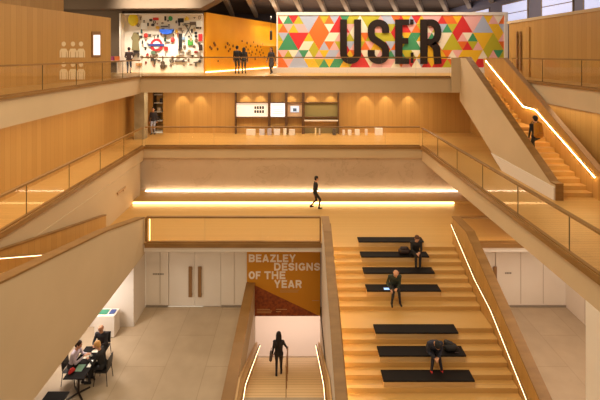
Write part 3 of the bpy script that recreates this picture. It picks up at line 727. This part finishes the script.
p = at(271,40,36); MB().lathe([(.1,0),(.12,.05),(.12,.75),(.06,.85)], (p.x,36,p.z), 12).build('lamp_tube', DARK, hl)
MB().tube([(p.x,36,p.z+.85),(p.x,36,15.9)], .015, 6).build('cord', DARK, hl)
bx = tag(MB().box(-1.62,-1.27,26.75,27.05,T,T+.32).build('white_plinth', WHITE_B), 'small white block on the floor beside the woman near the mural', 'block')
# counter with coloured boxes beside the display board
ct = thing('counter', 'pale counter left of the display board, below the concrete wall', 'counter', (-12.1,27.2,T))
MB().box(-13.6,-11.95,26.95,27.5,T+.8,T+.86).build('top', WHITE_B, ct)
for xx in (-13.5,-12.1): MB().box(xx,xx+.08,27.0,27.45,T,T+.8).build('leg', WHITE_B, ct)
for i, (xx, c, lab) in enumerate([(-12.95,(84,90,190),'blue box on the pale counter, leftmost'),(-12.62,(170,70,120),'plum coloured box on the pale counter'),(-12.3,(224,120,50),'orange box on the pale counter, nearest the standing person')]):
    tag(MB().box(xx,xx+.24,27.1,27.4,T+.86,T+1.14).build('box', C(c), bevel=.01), lab, 'box')

# ------------------------------------------------------------------ middle gallery: show cases against the oak wall
YM = 26.3
def XM(px): return (px-296)*YM/400
def ZM(py): return CZ-(py-54)*YM/400
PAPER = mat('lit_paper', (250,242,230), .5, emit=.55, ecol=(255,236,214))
def showcase(label, px0, px1, kind):
    x0, x1 = XM(px0), XM(px1); t = thing('show_case', label, 'show case', ((x0+x1)/2,YM,M), 'show cases along the oak wall')
    for xx in (x0, x1-.07): MB().box(xx,xx+.07,26.2,26.58,M,8.85).build('post', OAK_DK, t)
    MB().box(x0+.07,x1-.07,26.22,26.58,ZM(103),ZM(102.4)).build('top_shelf', OAK_DK, t)
    MB().box(x0+.07,x1-.07,26.22,26.58,ZM(117.6),ZM(117)).build('bottom_shelf', OAK_DK, t)
    return t, x0, x1
t, x0, x1 = showcase('wide glowing show case with two rows of dark squares, leftmost in the middle gallery', 235, 269, 0)
bkp = MB().box(x0+.07,x1-.07,26.5,26.57,ZM(117),ZM(103)).build('back_panel', PAPER, t)
pg = MB()
for i in range(4):
    for j in range(2): pg.box(XM(254+i*2.6),XM(255.9+i*2.6),26.48,26.5,ZM(109.4+j*4),ZM(106.6+j*4))
pg.build('print', C((50,40,40)), bkp)
t, x0, x1 = showcase('glowing white show case with fine text lines, second in the middle gallery', 269.4, 286, 1)
bkp = MB().box(x0+.07,x1-.07,26.5,26.57,ZM(117),ZM(103)).build('back_panel', mat('lit_white', (252,250,248), emit=1.0), t)
pg = MB()
for j in range(5): pg.box(XM(272+j%2),XM(283),26.48,26.5,ZM(105.8+j*2.1),ZM(105.2+j*2.1))
pg.build('print', C((170,164,170)), bkp)
t, x0, x1 = showcase('pink backed show case holding a bluish screen, third in the middle gallery', 286.4, 303, 2)
MB().box(x0+.07,x1-.07,26.5,26.57,ZM(117),ZM(103)).build('back_panel', C((232,190,150)), t)
scr = MB().box(XM(290.5),XM(299),26.4,26.46,ZM(112.5),ZM(106.3)).build('screen', mat('blue_screen', (190,206,230), emit=.7), t)
MB().box(XM(293),XM(296.5),26.38,26.4,ZM(111.5),ZM(108.5)).build('screen_picture', C((90,110,140)), scr)
t, x0, x1 = showcase('olive backed show case with a slim pale shelf, rightmost in the middle gallery', 303.4, 339, 3)
MB().box(x0+.07,x1-.07,26.5,26.57,ZM(117),ZM(103)).build('back_panel', C((150,134,84)), t)
MB().box(x0+.07,x1-.07,26.2,26.5,ZM(121),ZM(119.8)).build('pale_shelf', WHITE_B, t)
MB().box(x0+.07,x1-.07,26.5,26.57,M,ZM(127.5)).build('lower_panel', C((130,112,70)), t)
rnd = random.Random(8)
bk = [(251,9,3.8,(236,226,224)),(262,5,4,(214,210,226)),(269.5,4,4.4,(190,180,196)),(277,6,4,(232,228,236)),(285,3,4.5,(240,232,226)),(292,6,3.8,(226,216,214)),
      (315.5,1.4,5,(232,210,170)),(319.5,1.4,4.4,(210,196,180)),(334,3,4.6,(90,76,66)),(343.5,2.4,3.2,(232,220,214)),(349.5,3.4,3.2,(240,230,226)),(357,4.6,3.6,(236,226,224)),(366,2.4,4,(220,206,200)),(378.5,7.5,5,(240,230,228))]  # the pale boxes in this row stand in for reflections in the glass
nm = ['first','second','third','fourth','fifth','sixth','modelled reflection, seventh','modelled reflection, eighth','ninth','modelled reflection, tenth','modelled reflection, eleventh','modelled reflection, twelfth','modelled reflection, thirteenth','modelled reflection, last']
for (px, w_, h_, c), q in zip(bk, nm):
    zz = M; YY = 26.0
    x = (px-296)*YY/400; ww = w_*YY/400; hh = h_*YY/400
    o = MB().box(x-ww/2,x+ww/2,YY-.16,YY+.04,M,M+hh+.12).build('box_or_reflection', C(c), bevel=.01)
    tag(o, 'small pale box on the floor by the show cases, %s from the left' % q, 'box', 'small boxes below the show cases')
# shelf recess at the far left of the oak wall
sh = thing('shelf_unit', 'narrow open shelf unit set into the oak wall at the far left', 'shelf', (-9.2,27,M))
MB().box(-9.54,-9.50,26.7,27.28,M,9.0).build('side_panel', DARK, sh); MB().box(-8.90,-8.86,26.7,27.28,M,9.0).build('side_panel', DARK, sh)
for zz in (M+.05, M+.75, M+1.35, M+1.95, M+2.5): MB().box(-9.5,-8.90,26.75,27.28,zz,zz+.04).build('shelf', WHITE_B, sh)
for i, (zz, xx, c, lab) in enumerate([(M+.79,-9.4,(70,60,56),'dark box on a low shelf of the narrow shelf unit'),(M+1.39,-9.3,(190,170,150),'pale box on the middle shelf of the narrow shelf unit'),(M+1.99,-9.15,(60,50,50),'dark box high on the narrow shelf unit')]):
    tag(MB().box(xx,xx+.22,26.85,27.1,zz,zz+.26).build('box', C(c)), lab, 'box')
tag(MB().box(-8.69,-8.62,19.4,20.3,4.45,4.53).box(-8.70,-8.66,19.5,19.56,4.36,4.46).box(-8.70,-8.66,20.1,20.16,4.36,4.46).build('wall_bracket', C((186,146,102))), 'short oak wall rail on the beige wall left of the marble', 'rail')

# ------------------------------------------------------------------ people
def ik(a, t, l1, l2, pole):
    a = Vector(a); t = Vector(t); d = t-a; ln = min(d.length, (l1+l2)*.998); d.normalize(); t2 = a+d*ln
    x = (l1*l1-l2*l2+ln*ln)/(2*ln); h = math.sqrt(max(l1*l1-x*x, 0)); pl = Vector(pole); pl -= d*pl.dot(d); pl.normalize()
    return a+d*x+pl*h, t2
def person(label, loc, face, hip_z, lean, feet, hands, top, legs, shoes, hair, skin=(206,150,118), style='short', head_pitch=0, coat=0, female=False,
           scale=1.0, group=None, hip_y=0, twist=0, knee=None, elbow=None, eyes=True, sleeve=True, bald=False):
    """facing +y in its own frame; feet / hands = ankle and wrist targets (left, right) with left at -x"""
    caps = []      # (p, q, r0, r1, tag)
    V = Vector
    hip = V((0,hip_y,hip_z)); up = V((0,math.sin(lean),math.cos(lean))); fw = V((0,math.cos(lean),-math.sin(lean))); rt = V((1,0,0))
    sw = .165 if female else .185
    chest = hip+up*.36; neck = hip+up*.53; shl = [hip+up*.47-rt*sw, hip+up*.47+rt*sw]
    caps.append((hip-rt*.075+up*.02, hip+rt*.075+up*.02, .115, .115, 1 if hip_z > .7 else 2))
    caps.append((hip-rt*.045+up*.10, chest-rt*.06, .105, .115, 1)); caps.append((hip+rt*.045+up*.10, chest+rt*.06, .105, .115, 1))
    caps.append((chest-rt*.075+up*.04, chest+rt*.075+up*.04, .115, .115, 1)); caps.append((shl[0], shl[1], .068, .068, 1))
    caps.append((neck-up*.05, neck-up*.02+rt*.0, .085, .06, 1))
    a = lean+head_pitch; hu = V((0,math.sin(a),math.cos(a))); hf = V((0,math.cos(a),-math.sin(a)))
    hb = neck+(up*.5+hu*.5).normalized()*.06; hc = hb+hu*.125+hf*.02
    caps.append((neck-up*.02, hb+hu*.04, .056, .054, 0))
    caps.append((hc+hu*.03-hf*.015, hc+hu*.035+hf*.012, .093, .088, 0)); caps.append((hc-hu*.055+hf*.03, hc-hu*.08+hf*.05, .062, .045, 0))
    caps.append((hc-hu*.0+hf*.09, hc-hu*.03+hf*.112, .012, .017, 0))
    for s in (-1,1): caps.append((hc+rt*s*.088-hu*.02, hc+rt*s*.094+hu*.02-hf*.01, .013, .016, 0))
    if coat: caps.append((hip-up*.02, hip-V((0,0,1))*coat if hip_z > .7 else hip+fw*.2, .15, .175, 1))
    kd = knee or V((0,1,.15)); foot_dirs = []
    for i, s in enumerate((-1,1)):
        hj = hip+rt*s*.09-up*.02; kn, an_ = ik(hj, feet[i], .43, .43, kd)
        caps.append((hj, kn, .088, .060, 2)); caps.append((kn, an_, .058, .040, 2))
        sh_d = (an_-kn).normalized(); fd = V((s*.12,1,0)).normalized()
        if len(feet[i]) > 3: pass
        fl = an_-V((0,0,.045)); caps.append((an_, fl-fd*.03, .045, .038, 3)); caps.append((fl-fd*.03, fl+fd*.15, .038, .032, 3))
    for i, s in enumerate((-1,1)):
        ed = elbow[i] if elbow else V((s*.5,-.7,-.5))
        el, wr = ik(shl[i], hands[i], .285, .25, ed)
        caps.append((shl[i], el, .056, .044, 1)); caps.append((el, wr, .044, .031, 1))
        d = (wr-el).normalized(); sd = d.cross(V((0,0,1))); sd = sd.normalized() if sd.length > .1 else rt.copy(); pn = sd.cross(d).normalized()
        if pn.z > 0: pn = -pn
        pe = wr+d*.075
        for k in (-1,0,1): caps.append((wr+d*.01+sd*k*.012, pe+sd*k*.022, .017, .016, 0))
        for k, fl_ in zip((-1.5,-.5,.5,1.5), (.062,.075,.078,.066)):
            b0 = pe+sd*k*.021; b1 = b0+(d*.85+pn*.5).normalized()*fl_*.55; b2 = b1+(d*.35+pn*.95).normalized()*fl_*.5
            caps.append((b0,b1,.0105,.0095,0)); caps.append((b1,b2,.0095,.0085,0))
        tb = wr+d*.025-sd*s*.02; t1 = tb+(d*.6-sd*s*.7+pn*.3).normalized()*.045; t2 = t1+(d*.9+pn*.4).normalized()*.035
        caps.append((tb,t1,.013,.0115,0)); caps.append((t1,t2,.0115,.0095,0))
    mbx = MB()
    for c in caps: mbx.capsule(*c[:4], seg=10)
    me = bpy.data.meshes.new('raw'); me.from_pydata([tuple(v) for v in mbx.v], [], mbx.f); me.update()
    bm = bmesh.new(); bm.from_mesh(me); bmesh.ops.recalc_face_normals(bm, faces=bm.faces); bm.to_mesh(me); bm.free()
    ro = bpy.data.objects.new('raw', me); COL.objects.link(ro)
    rm = ro.modifiers.new('r', 'REMESH'); rm.mode = 'VOXEL'; rm.voxel_size = .0115
    smo = ro.modifiers.new('s', 'SMOOTH'); smo.iterations = 3; smo.factor = .5
    bpy.context.view_layer.update()
    fm = bpy.data.meshes.new_from_object(ro.evaluated_get(bpy.context.evaluated_depsgraph_get()))
    bpy.data.objects.remove(ro); bpy.data.meshes.remove(me)
    fm.name = 'person'; fm.materials.clear()
    for c in (skin, top, legs, shoes): fm.materials.append(C(c, .75))
    ctr = np.zeros(len(fm.polygons)*3); fm.polygons.foreach_get('center', ctr); ctr = ctr.reshape(-1,3)
    best = np.full(len(ctr), 1e9); idx = np.zeros(len(ctr), dtype=np.int32)
    for p, q, r0, r1, tg in caps:
        p = np.array(p); q = np.array(q); d = q-p; l2 = max(d@d, 1e-9); t = np.clip((ctr-p)@d/l2, 0, 1)
        ds = np.linalg.norm(ctr-p-t[:,None]*d, axis=1)-(r0+(r1-r0)*t)
        k = ds < best; best[k] = ds[k]; idx[k] = tg
    fm.polygons.foreach_set('material_index', idx); fm.polygons.foreach_set('use_smooth', np.ones(len(idx), dtype=bool)); fm.update()
    o = bpy.data.objects.new('person', fm); COL.objects.link(o); o.location = loc; o.rotation_euler = (0,0,face); o.scale = (scale,)*3
    ORG[o.name] = Vector((0,0,0)); tag(o, label, 'person', group)
    h = MB()
    if not bald:
        h.capsule(hc+hu*.045-hf*.03, hc+hu*.045-hf*.008, .100, .096, 16, caps=6); h.capsule(hc-hu*.03-hf*.05, hc+hu*.03-hf*.04, .072, .088, 14)
        if style == 'long':
            h.capsule(hc-hf*.055, neck-up*.12-fw*.10, .085, .06, 12)
            for s in (-1,1): h.capsule(hc+rt*s*.07-hf*.02, neck-up*.06+rt*s*.09-fw*.03, .04, .03, 10)
        if style == 'bun': h.capsule(hc+hu*.09-hf*.10, hc+hu*.10-hf*.12, .045, .04, 10)
    else:
        h.capsule(hc-hu*.03-hf*.06, hc+hu*.02-hf*.045, .055, .066, 14)
        for s in (-1,1): h.capsule(hc+rt*s*.07-hf*.03, hc+rt*s*.066-hf*.05+hu*.02, .028, .028, 10)
    h.build('hair', C(hair, .8), o, smooth=True)
    if eyes:
        e = MB()
        for s in (-1,1): e.capsule(hc+rt*s*.034+hf*.089+hu*.012, hc+rt*s*.034+hf*.092+hu*.012, .011, .011, 8)
        e.build('eyes', C((40,30,28), .3), o, smooth=True)
        MB().capsule(hc-hu*.058-rt*.02+hf*.094, hc-hu*.058+rt*.02+hf*.094, .007, .007, 8).build('mouth', C((150,84,72), .5), o, smooth=True)
    return o
BLK, NAVY, CHAR, JEAN, OLIVE = (30,27,28), (38,40,58), (58,52,50), (74,84,110), (46,54,40)
A = .085                # ankle height over the ground
stand_f = ((-.10,0,A),(.10,.02,A)); rest_h = ((-.25,.06,.80),(.25,.06,.80))
# top floor
p = person('person in dark top and jeans standing at the left end of the display board', (at(129,0,27.0).x,27.0,T), .3, .91, .03, stand_f, ((-.15,.22,1.02),(.2,.2,.98)), (70,48,44), JEAN, (40,36,34), (44,30,26), eyes=False)
person('left person of the close couple in dark jackets facing the amber wall', (at(237,0,26.4).x,26.4,T), -.1, .93, .04, stand_f, ((-.24,.08,.82),(.22,.10,.84)), BLK, CHAR, (30,28,28), (30,24,22), scale=1.04, eyes=False)
person('right person of the close couple in dark jackets facing the amber wall', (at(243.5,0,26.4).x+.02,26.5,T), .25, .90, .06, stand_f, ((-.22,.12,.84),(.25,.08,.80)), (40,34,34), (92,80,74), (40,34,30), (36,26,22), style='long', female=True, eyes=False)
person('woman in a grey coat walking beside the left end of the mural', (at(271.5,0,26.2).x,26.2,T), PI-.5, .88, .05, ((-.09,.20,A),(.09,-.22,A+.05)), ((-.24,-.12,.84),(.24,.18,.86)), (66,58,62), (60,50,52), (30,26,26), (34,24,22), style='long', female=True, coat=.34)
# doorway of the middle gallery
person('person in dark top and pale trousers by the narrow shelf unit of the middle gallery', (at(153.5,0,26.2).x,26.2,M), PI, .91, .03, stand_f, rest_h, (54,48,54), (176,176,196), (60,54,52), (40,30,26))
# walker on the landing
person('walker in black crossing the landing before the light strip', (at(315,0,20.7).x,20.7,L), -PI/2+.15, .87, .10, ((-.08,-.22,A+.05),(.08,.20,A)), ((-.24,.20,.86),(.25,-.10,.84)), BLK, (34,30,32), (24,22,22), (26,20,18), scale=.98)
# climber on the upper stair
CX, CY = 9.82, 16.35
_k = int((18.0-CY)/.305)+1; zc = T-2.0-1.95/12*_k
person('person climbing the upper stair with a mustard yellow backpack', (CX,CY,zc), .0, .90, .10, ((-.09,.04,A),(.09,.30,A+1.95/12)), ((-.24,.10,.86),(.22,.22,.88)), BLK, (36,34,36), (30,26,26), (24,18,16), eyes=False)
bp = thing('backpack', 'mustard yellow backpack on the back of the stair climber', 'backpack', (CX,CY-.17,zc+1.0))
b0 = CY-.15
MB().capsule((CX-.08,b0-.02,zc+1.02),(CX-.08,b0+.03,zc+1.40),.11,.09,12).capsule((CX+.08,b0-.02,zc+1.02),(CX+.08,b0+.03,zc+1.40),.11,.09,12).capsule((CX-.07,b0-.02,zc+1.0),(CX+.07,b0-.02,zc+1.0),.12,.12,12).capsule((CX-.07,b0+.03,zc+1.40),(CX+.07,b0+.03,zc+1.40),.09,.09,12).build('bag_body', C((176,112,14), .8), bp, smooth=True)
MB().capsule((CX-.07,b0-.11,zc+1.05),(CX+.07,b0-.11,zc+1.05),.07,.07,12).build('front_pocket', C((160,100,14), .8), bp, smooth=True)
for s in (-1,1):
    MB().tube([(CX+s*.10,b0+.09,zc+1.47),(CX+s*.12,b0+.23,zc+1.50),(CX+s*.13,b0+.33,zc+1.38),(CX+s*.14,b0+.27,zc+1.15),(CX+s*.13,b0+.07,zc+1.02)], .018, 6).build('strap', C((60,46,24), .8), bp)
# woman on the basement stair, seen from behind
k = int((15.75-13.1)/.3); zs = -r_*(k+1)
wz = zs
person('woman with long dark hair and black jacket going down the basement stair', (-.68,15.72,wz), 0, .86, .04, ((-.09,-.02,A),(.09,.22,A-r_+.01)), ((-.25,.10,.80),(.335,.30,.86)), (36,32,34), (34,32,40), (26,24,26), (30,22,20), style='long', female=True, eyes=False, scale=1.0)
tag(MB().capsule((-.99,15.60,wz+.72),(-.99,15.84,wz+.72),.06,.06,12).capsule((-.99,15.60,wz+.86),(-.99,15.84,wz+.86),.045,.045,12).tube([(-.99,15.62,wz+.9),(-.97,15.72,wz+1.10),(-.99,15.82,wz+.9)],.012,6).build('shoulder_bag', C((88,74,66)), smooth=True), 'grey brown bag at the left side of the woman on the basement stair', 'bag')
# bench sitters, facing down the stair
def sitter(i, x, label, lean, head, top, legs, shoes, hair, **kw):
    yb, zb = bench_at(i); zf = L-RISE*(BI[i]+1)
    s = .367
    f = kw.pop('feet', ((-.13,.47,A),(.13,.44,A)))
    return person(label, (x, yb+.2, zf), PI, s+.105, lean, f, kw.pop('hands'), top, legs, shoes, hair, head_pitch=head, **kw), yb, zb
o, yb, zb = sitter(1, 4.80, 'man in black sitting forward on the bench beside a dark bag', .35, .25, BLK, (34,30,34), (26,24,24), (84,48,32), hands=((-.06,.44,.66),(.08,.46,.62)), feet=((-.05,.50,A),(.10,.47,A)))
tag(MB().capsule((4.24,yb+.2,zb+.12),(4.50,yb+.2,zb+.12),.115,.115,12).capsule((4.27,yb+.2,zb+.22),(4.47,yb+.2,zb+.22),.08,.08,12).build('bag', C((50,30,26)), smooth=True), 'dark bag on the bench left of the man in black', 'bag')
o, yb, zb = sitter(3, 3.62, 'man in a dark green jacket sitting with a glowing tablet', .45, .25, OLIVE, (30,28,32), (30,26,24), (150,90,60), hands=((-.02,.42,.58),(.20,.38,.52)), bald=True, feet=((-.13,.44,A),(.18,.48,A)))
tb = thing('tablet', 'small glowing blue tablet beside the man in the green jacket', 'tablet', (3.28,yb-.02,zb+.08))
tb.location = (3.34,yb+.10,zb+.012); MB().box(3.23,3.45,yb+.02,yb+.16,zb+.002,zb+.014).build('case', DARK, tb); ORG[tb.name] = Vector((3.34,yb+.10,zb+.012))
for c in tb.children: c.location = Vector((3.28,yb-.02,zb+.08))-Vector((3.34,yb+.10,zb+.012))
MB().box(3.24,3.44,yb+.03,yb+.15,zb+.014,zb+.017).build('display', mat('tablet_glow', (150,190,250), emit=1.2), tb)
o, yb, zb = sitter(5, 4.30, 'person in navy jacket and red shoes bowed low on the bench', .72, .55, NAVY, (32,30,40), (190,40,34), (26,22,24), hands=((-.05,.45,.50),(.07,.46,.48)), feet=((-.16,.44,A),(.16,.46,A)))
bg = thing('rucksack', 'black rucksack lying right of the bowed person in red shoes', 'bag', (4.93,yb+.2,zb))
MB().capsule((4.80,yb+.2,zb+.13),(5.0,yb+.2,zb+.12),.13,.11,12).capsule((4.78,yb+.22,zb+.24),(4.92,yb+.22,zb+.20),.09,.08,12).build('bag_body', C((26,24,28)), bg, smooth=True)
MB().tube([(5.05,yb+.12,zb+.2),(5.13,yb+.1,zb+.14),(5.12,yb+.08,zb+.02),(5.0,yb+.1,zb+.02)],.018,6).build('strap', C((60,44,48)), bg)

# ------------------------------------------------------------------ cafe table at the lower left
def make_table(label, x, y, lx, ly):
    t = thing('cafe_table', label, 'table', (x,y,0), 'dark cafe tables')
    MB().box(x-lx/2,x+lx/2,y-ly/2,y+ly/2,.72,.75).build('tabletop', mat('table_black', (26,21,20), .8, spec=.15), t, bevel=.006)
    for s in (-1,1):
        yy = y+s*ly*.28
        MB().tube([(x,yy,.04),(x,yy,.72)], .035, 10).build('column', DARK, t)
        for k in range(4):
            a = PI/4+k*PI/2; MB().bar([(x,yy,.05),(x+.36*math.cos(a),yy+.36*math.sin(a),.03)], .05, .03).build('foot', DARK, t)
    return t
make_table('dark cafe table with three people around it at lower left', -7.2, 13.65, .68, 1.45)
make_table('dark cafe table nearest the viewer, cut by the bottom edge of the picture', -7.38, 11.85, .68, 1.2)
def make_chair(label):
    t = thing('cafe_chair', label, 'chair', (0,0,0), 'black cafe chairs'); m = mat('chair_black', (36,31,30), .5)
    MB().box(-.21,.21,-.21,.21,.43,.46).build('seat', m, t, bevel=.01)
    MB().prism_x([(-.19,.50),(-.23,.88),(-.25,.88),(-.21,.50)], -.20, .20).build('backrest', m, t)
    for sx in (-1,1):
        for sy in (-1,1):
            MB().tube([(sx*.19,sy*.19,.43),(sx*.22,sy*.23,0)], .014, 6).build('leg', DARK, t)
        MB().tube([(sx*.18,-.19,.44),(sx*.18,-.24,.86)], .013, 6).build('back_post', DARK, t)
    return t
ch = make_chair('black cafe chair under the woman in the lilac top')
CH = [(-7.72,13.75,-PI/2,None),(-6.62,13.75,PI/2,'black cafe chair under the blond person in the dark coat'),(-7.12,14.72,PI,'black cafe chair at the far end of the table, under the grey haired man'),
      (-7.95,12.05,-PI/2,'empty black cafe chair at the table nearest the viewer')]
for i, (x, y, r, lab) in enumerate(CH):
    o = ch if i == 0 else copy_tree(ch)
    o.location = (x,y,0); o.rotation_euler = (0,0,r)
    if lab: o['label'] = lab
sf = ((-.12,.42,A),(.12,.44,A))
person('woman in a pale lilac top sitting left of the dark cafe table', (-7.72,13.78,0), -PI/2, .565, .30, sf, ((-.10,.46,.86),(.12,.44,.90)), (206,190,204), (50,44,50), (36,30,30), (60,38,28), style='bun', female=True, head_pitch=.05)
person('blond person in a dark coat sitting right of the dark cafe table', (-6.62,13.75,0), PI/2, .565, .26, sf, ((-.12,.44,.84),(.10,.46,.88)), BLK, (30,28,30), (30,26,26), (206,156,90), style='short', head_pitch=.1)
person('grey haired man in dark clothes at the far end of the dark cafe table', (-7.10,14.74,0), PI, .565, .24, sf, ((-.10,.45,.84),(.12,.46,.86)), (44,40,46), (34,32,34), (30,26,26), (176,160,146), bald=True)
# things on the table
tag(MB().capsule((-7.42,13.12,.80),(-7.36,13.24,.80),.05,.05,12).capsule((-7.42,13.16,.86),(-7.38,13.22,.86),.035,.035,10).build('purse', C((206,44,40)), smooth=True), 'small red purse on the near left corner of the cafe table', 'purse')
tag(MB().box(-7.34,-7.10,13.22,13.52,.752,.762).build('booklet', C((96,140,110))), 'green booklet lying on the cafe table beside the red purse', 'booklet')
tag(MB().box(-7.02,-6.90,13.40,13.72,.752,.758).build('paper', C((244,238,228))), 'white sheet of paper at the right edge of the cafe table', 'paper')
for i, (x, y, lab) in enumerate([(-7.28,13.86,'white plate on the cafe table in front of the woman in lilac'),(-7.08,14.10,'white plate on the cafe table in front of the grey haired man')]):
    tag(MB().lathe([(.05,0),(.09,.008),(.11,.022),(.105,.024),(.05,.012)], (x,y,.751), 18).build('plate', C((240,226,206)), smooth=True), lab, 'plate', 'white plates on the cafe table')
for i, (x, y, lab) in enumerate([(-7.12,13.88,'white cup near the middle of the cafe table'),(-6.98,13.98,'white cup on the cafe table by the blond person')]):
    c = thing('cup', lab, 'cup', (x,y,.751), 'white cups on the cafe table')
    MB().lathe([(.025,0),(.036,.03),(.04,.075),(.035,.075),(.03,.02)], (x,y,.751), 14).build('bowl', C((244,236,226)), c, smooth=True)
    MB().tube([(x+.036,y,.81),(x+.06,y,.80),(x+.055,y,.775),(x+.034,y,.772)], .006, 6).build('handle', C((244,236,226)), c)
pd = thing('pedestal', 'white box pedestal with a green sheet, standing by the white wall end', 'pedestal', (-7.6,16.0,0))
MB().box(-8.0,-7.2,15.85,16.35,.03,.86).build('body', WHITE_B, pd, bevel=.01); MB().box(-7.97,-7.23,15.88,16.32,0,.03).build('kick', GREY, pd)
tag(MB().box(-7.92,-7.55,15.95,16.25,.861,.88).build('display_board', C((60,140,110))), 'green board lying on the white box pedestal', 'board')
tag(MB().box(-7.47,-7.27,15.98,16.22,.861,.90).build('leaflet_tray', C((60,80,140))), 'blue tray of leaflets on the white box pedestal', 'tray')

# ------------------------------------------------------------------ lamps
def area(name, loc, sx, sy, power, col=(1,.74,.47), rot=(0,0,0), spread=PI):
    l = bpy.data.lights.new(name, 'AREA'); l.shape = 'RECTANGLE'; l.size = sx; l.size_y = sy; l.energy = power; l.color = col; l.spread = spread
    o = bpy.data.objects.new(name, l); COL.objects.link(o); o.location = loc; o.rotation_euler = rot; return o
WARM = (1,.83,.56)
area('atrium_lamp', (-1,11,16.6), 12, 12, 1400, WARM)
area('bridge_lamp', (3,25.2,16.5), 18, 2.5, 1150, (1,.88,.70))
area('board_fill', (-9.2,25.2,15.9), 5, .6, 175, (1,.92,.78), rot=(math.radians(38),0,0), spread=1.1)  # added fill with no visible fitting, brightens the display board
area('roof_fill', (6,37,12), 18, 4, 420, (1,.86,.74), rot=(PI,0,0))  # unseen fill added behind the mural to lift the dark roof
area('concrete_wall_fill', (-14.5,23.5,12.0), 2, 1, 75, (1,.84,.62), rot=(math.radians(115),0,0))  # extra fill hidden by the timber block, added for the dark concrete wall
area('gallery_lamp_left', (-9.6,14,16.6), 1.5, 14, 20, WARM)
area('mezzanine_lamp_back', (0,24.6,9.0), 18, .8, 420, WARM)
area('mezzanine_fill_left', (-9.3,14,8.95), .4, 16, 170, WARM)  # fill added under the slab to brighten the left oak wall
area('mezzanine_fill_right', (11.32,13,8.95), .4, 18, 70, WARM)  # added fill, stretched along the slab to lift the dark right wall
area('landing_lamp', (-.5,20.2,16.6), 10, 3, 120, WARM)
area('basement_lamp', (0,21.5,-.35), 5, 4, 130, (1,.84,.70))
area('ground_lamp_left', (-8.2,15.0,2.70), 1.2, .8, 110, (1,.90,.80))
area('ground_lamp_right', (9.6,13,5.1), 3, 7, 210, (1,.85,.68))
area('amber_lamp', (-1.6,33,15.4), 2.5, 5, 190, (1,.86,.55), rot=(0,math.radians(-20),0))
area('amber_wall_washer', (-2.4,36.0,14.6), .3, 3, 260, (1,.90,.66), rot=(0,math.radians(-50),math.radians(-22)))
for i, px in enumerate((181,199,245,260,291,312,331,366,387,410)):
    x = (px-296)*26.2/400
    l = bpy.data.lights.new('downlight', 'SPOT'); l.energy = 75; l.color = WARM; l.spot_size = math.radians(62); l.spot_blend = .5; l.shadow_soft_size = .04
    o = bpy.data.objects.new('downlight', l); COL.objects.link(o); o.location = (x,26.1,9.0)
    o.rotation_euler = (math.radians(14),0,0)
W = bpy.data.worlds.new('World'); bpy.context.scene.world = W; W.use_nodes = True
W.node_tree.nodes['Background'].inputs[0].default_value = (1,.82,.58,1); W.node_tree.nodes['Background'].inputs[1].default_value = .58

# ------------------------------------------------------------------ camera
cam = bpy.data.cameras.new('camera'); cam.sensor_width = 36; cam.lens = 24; cam.shift_x = 4/600; cam.shift_y = -146/600; cam.clip_end = 200
co = bpy.data.objects.new('camera', cam); COL.objects.link(co); co.location = (0,0,CZ); co.rotation_euler = (PI/2,0,0)
S_ = bpy.context.scene; S_.camera = co
S_.view_settings.view_transform = 'Standard'; S_.view_settings.look = 'None'; S_.view_settings.gamma = 1; S_.view_settings.exposure = 0
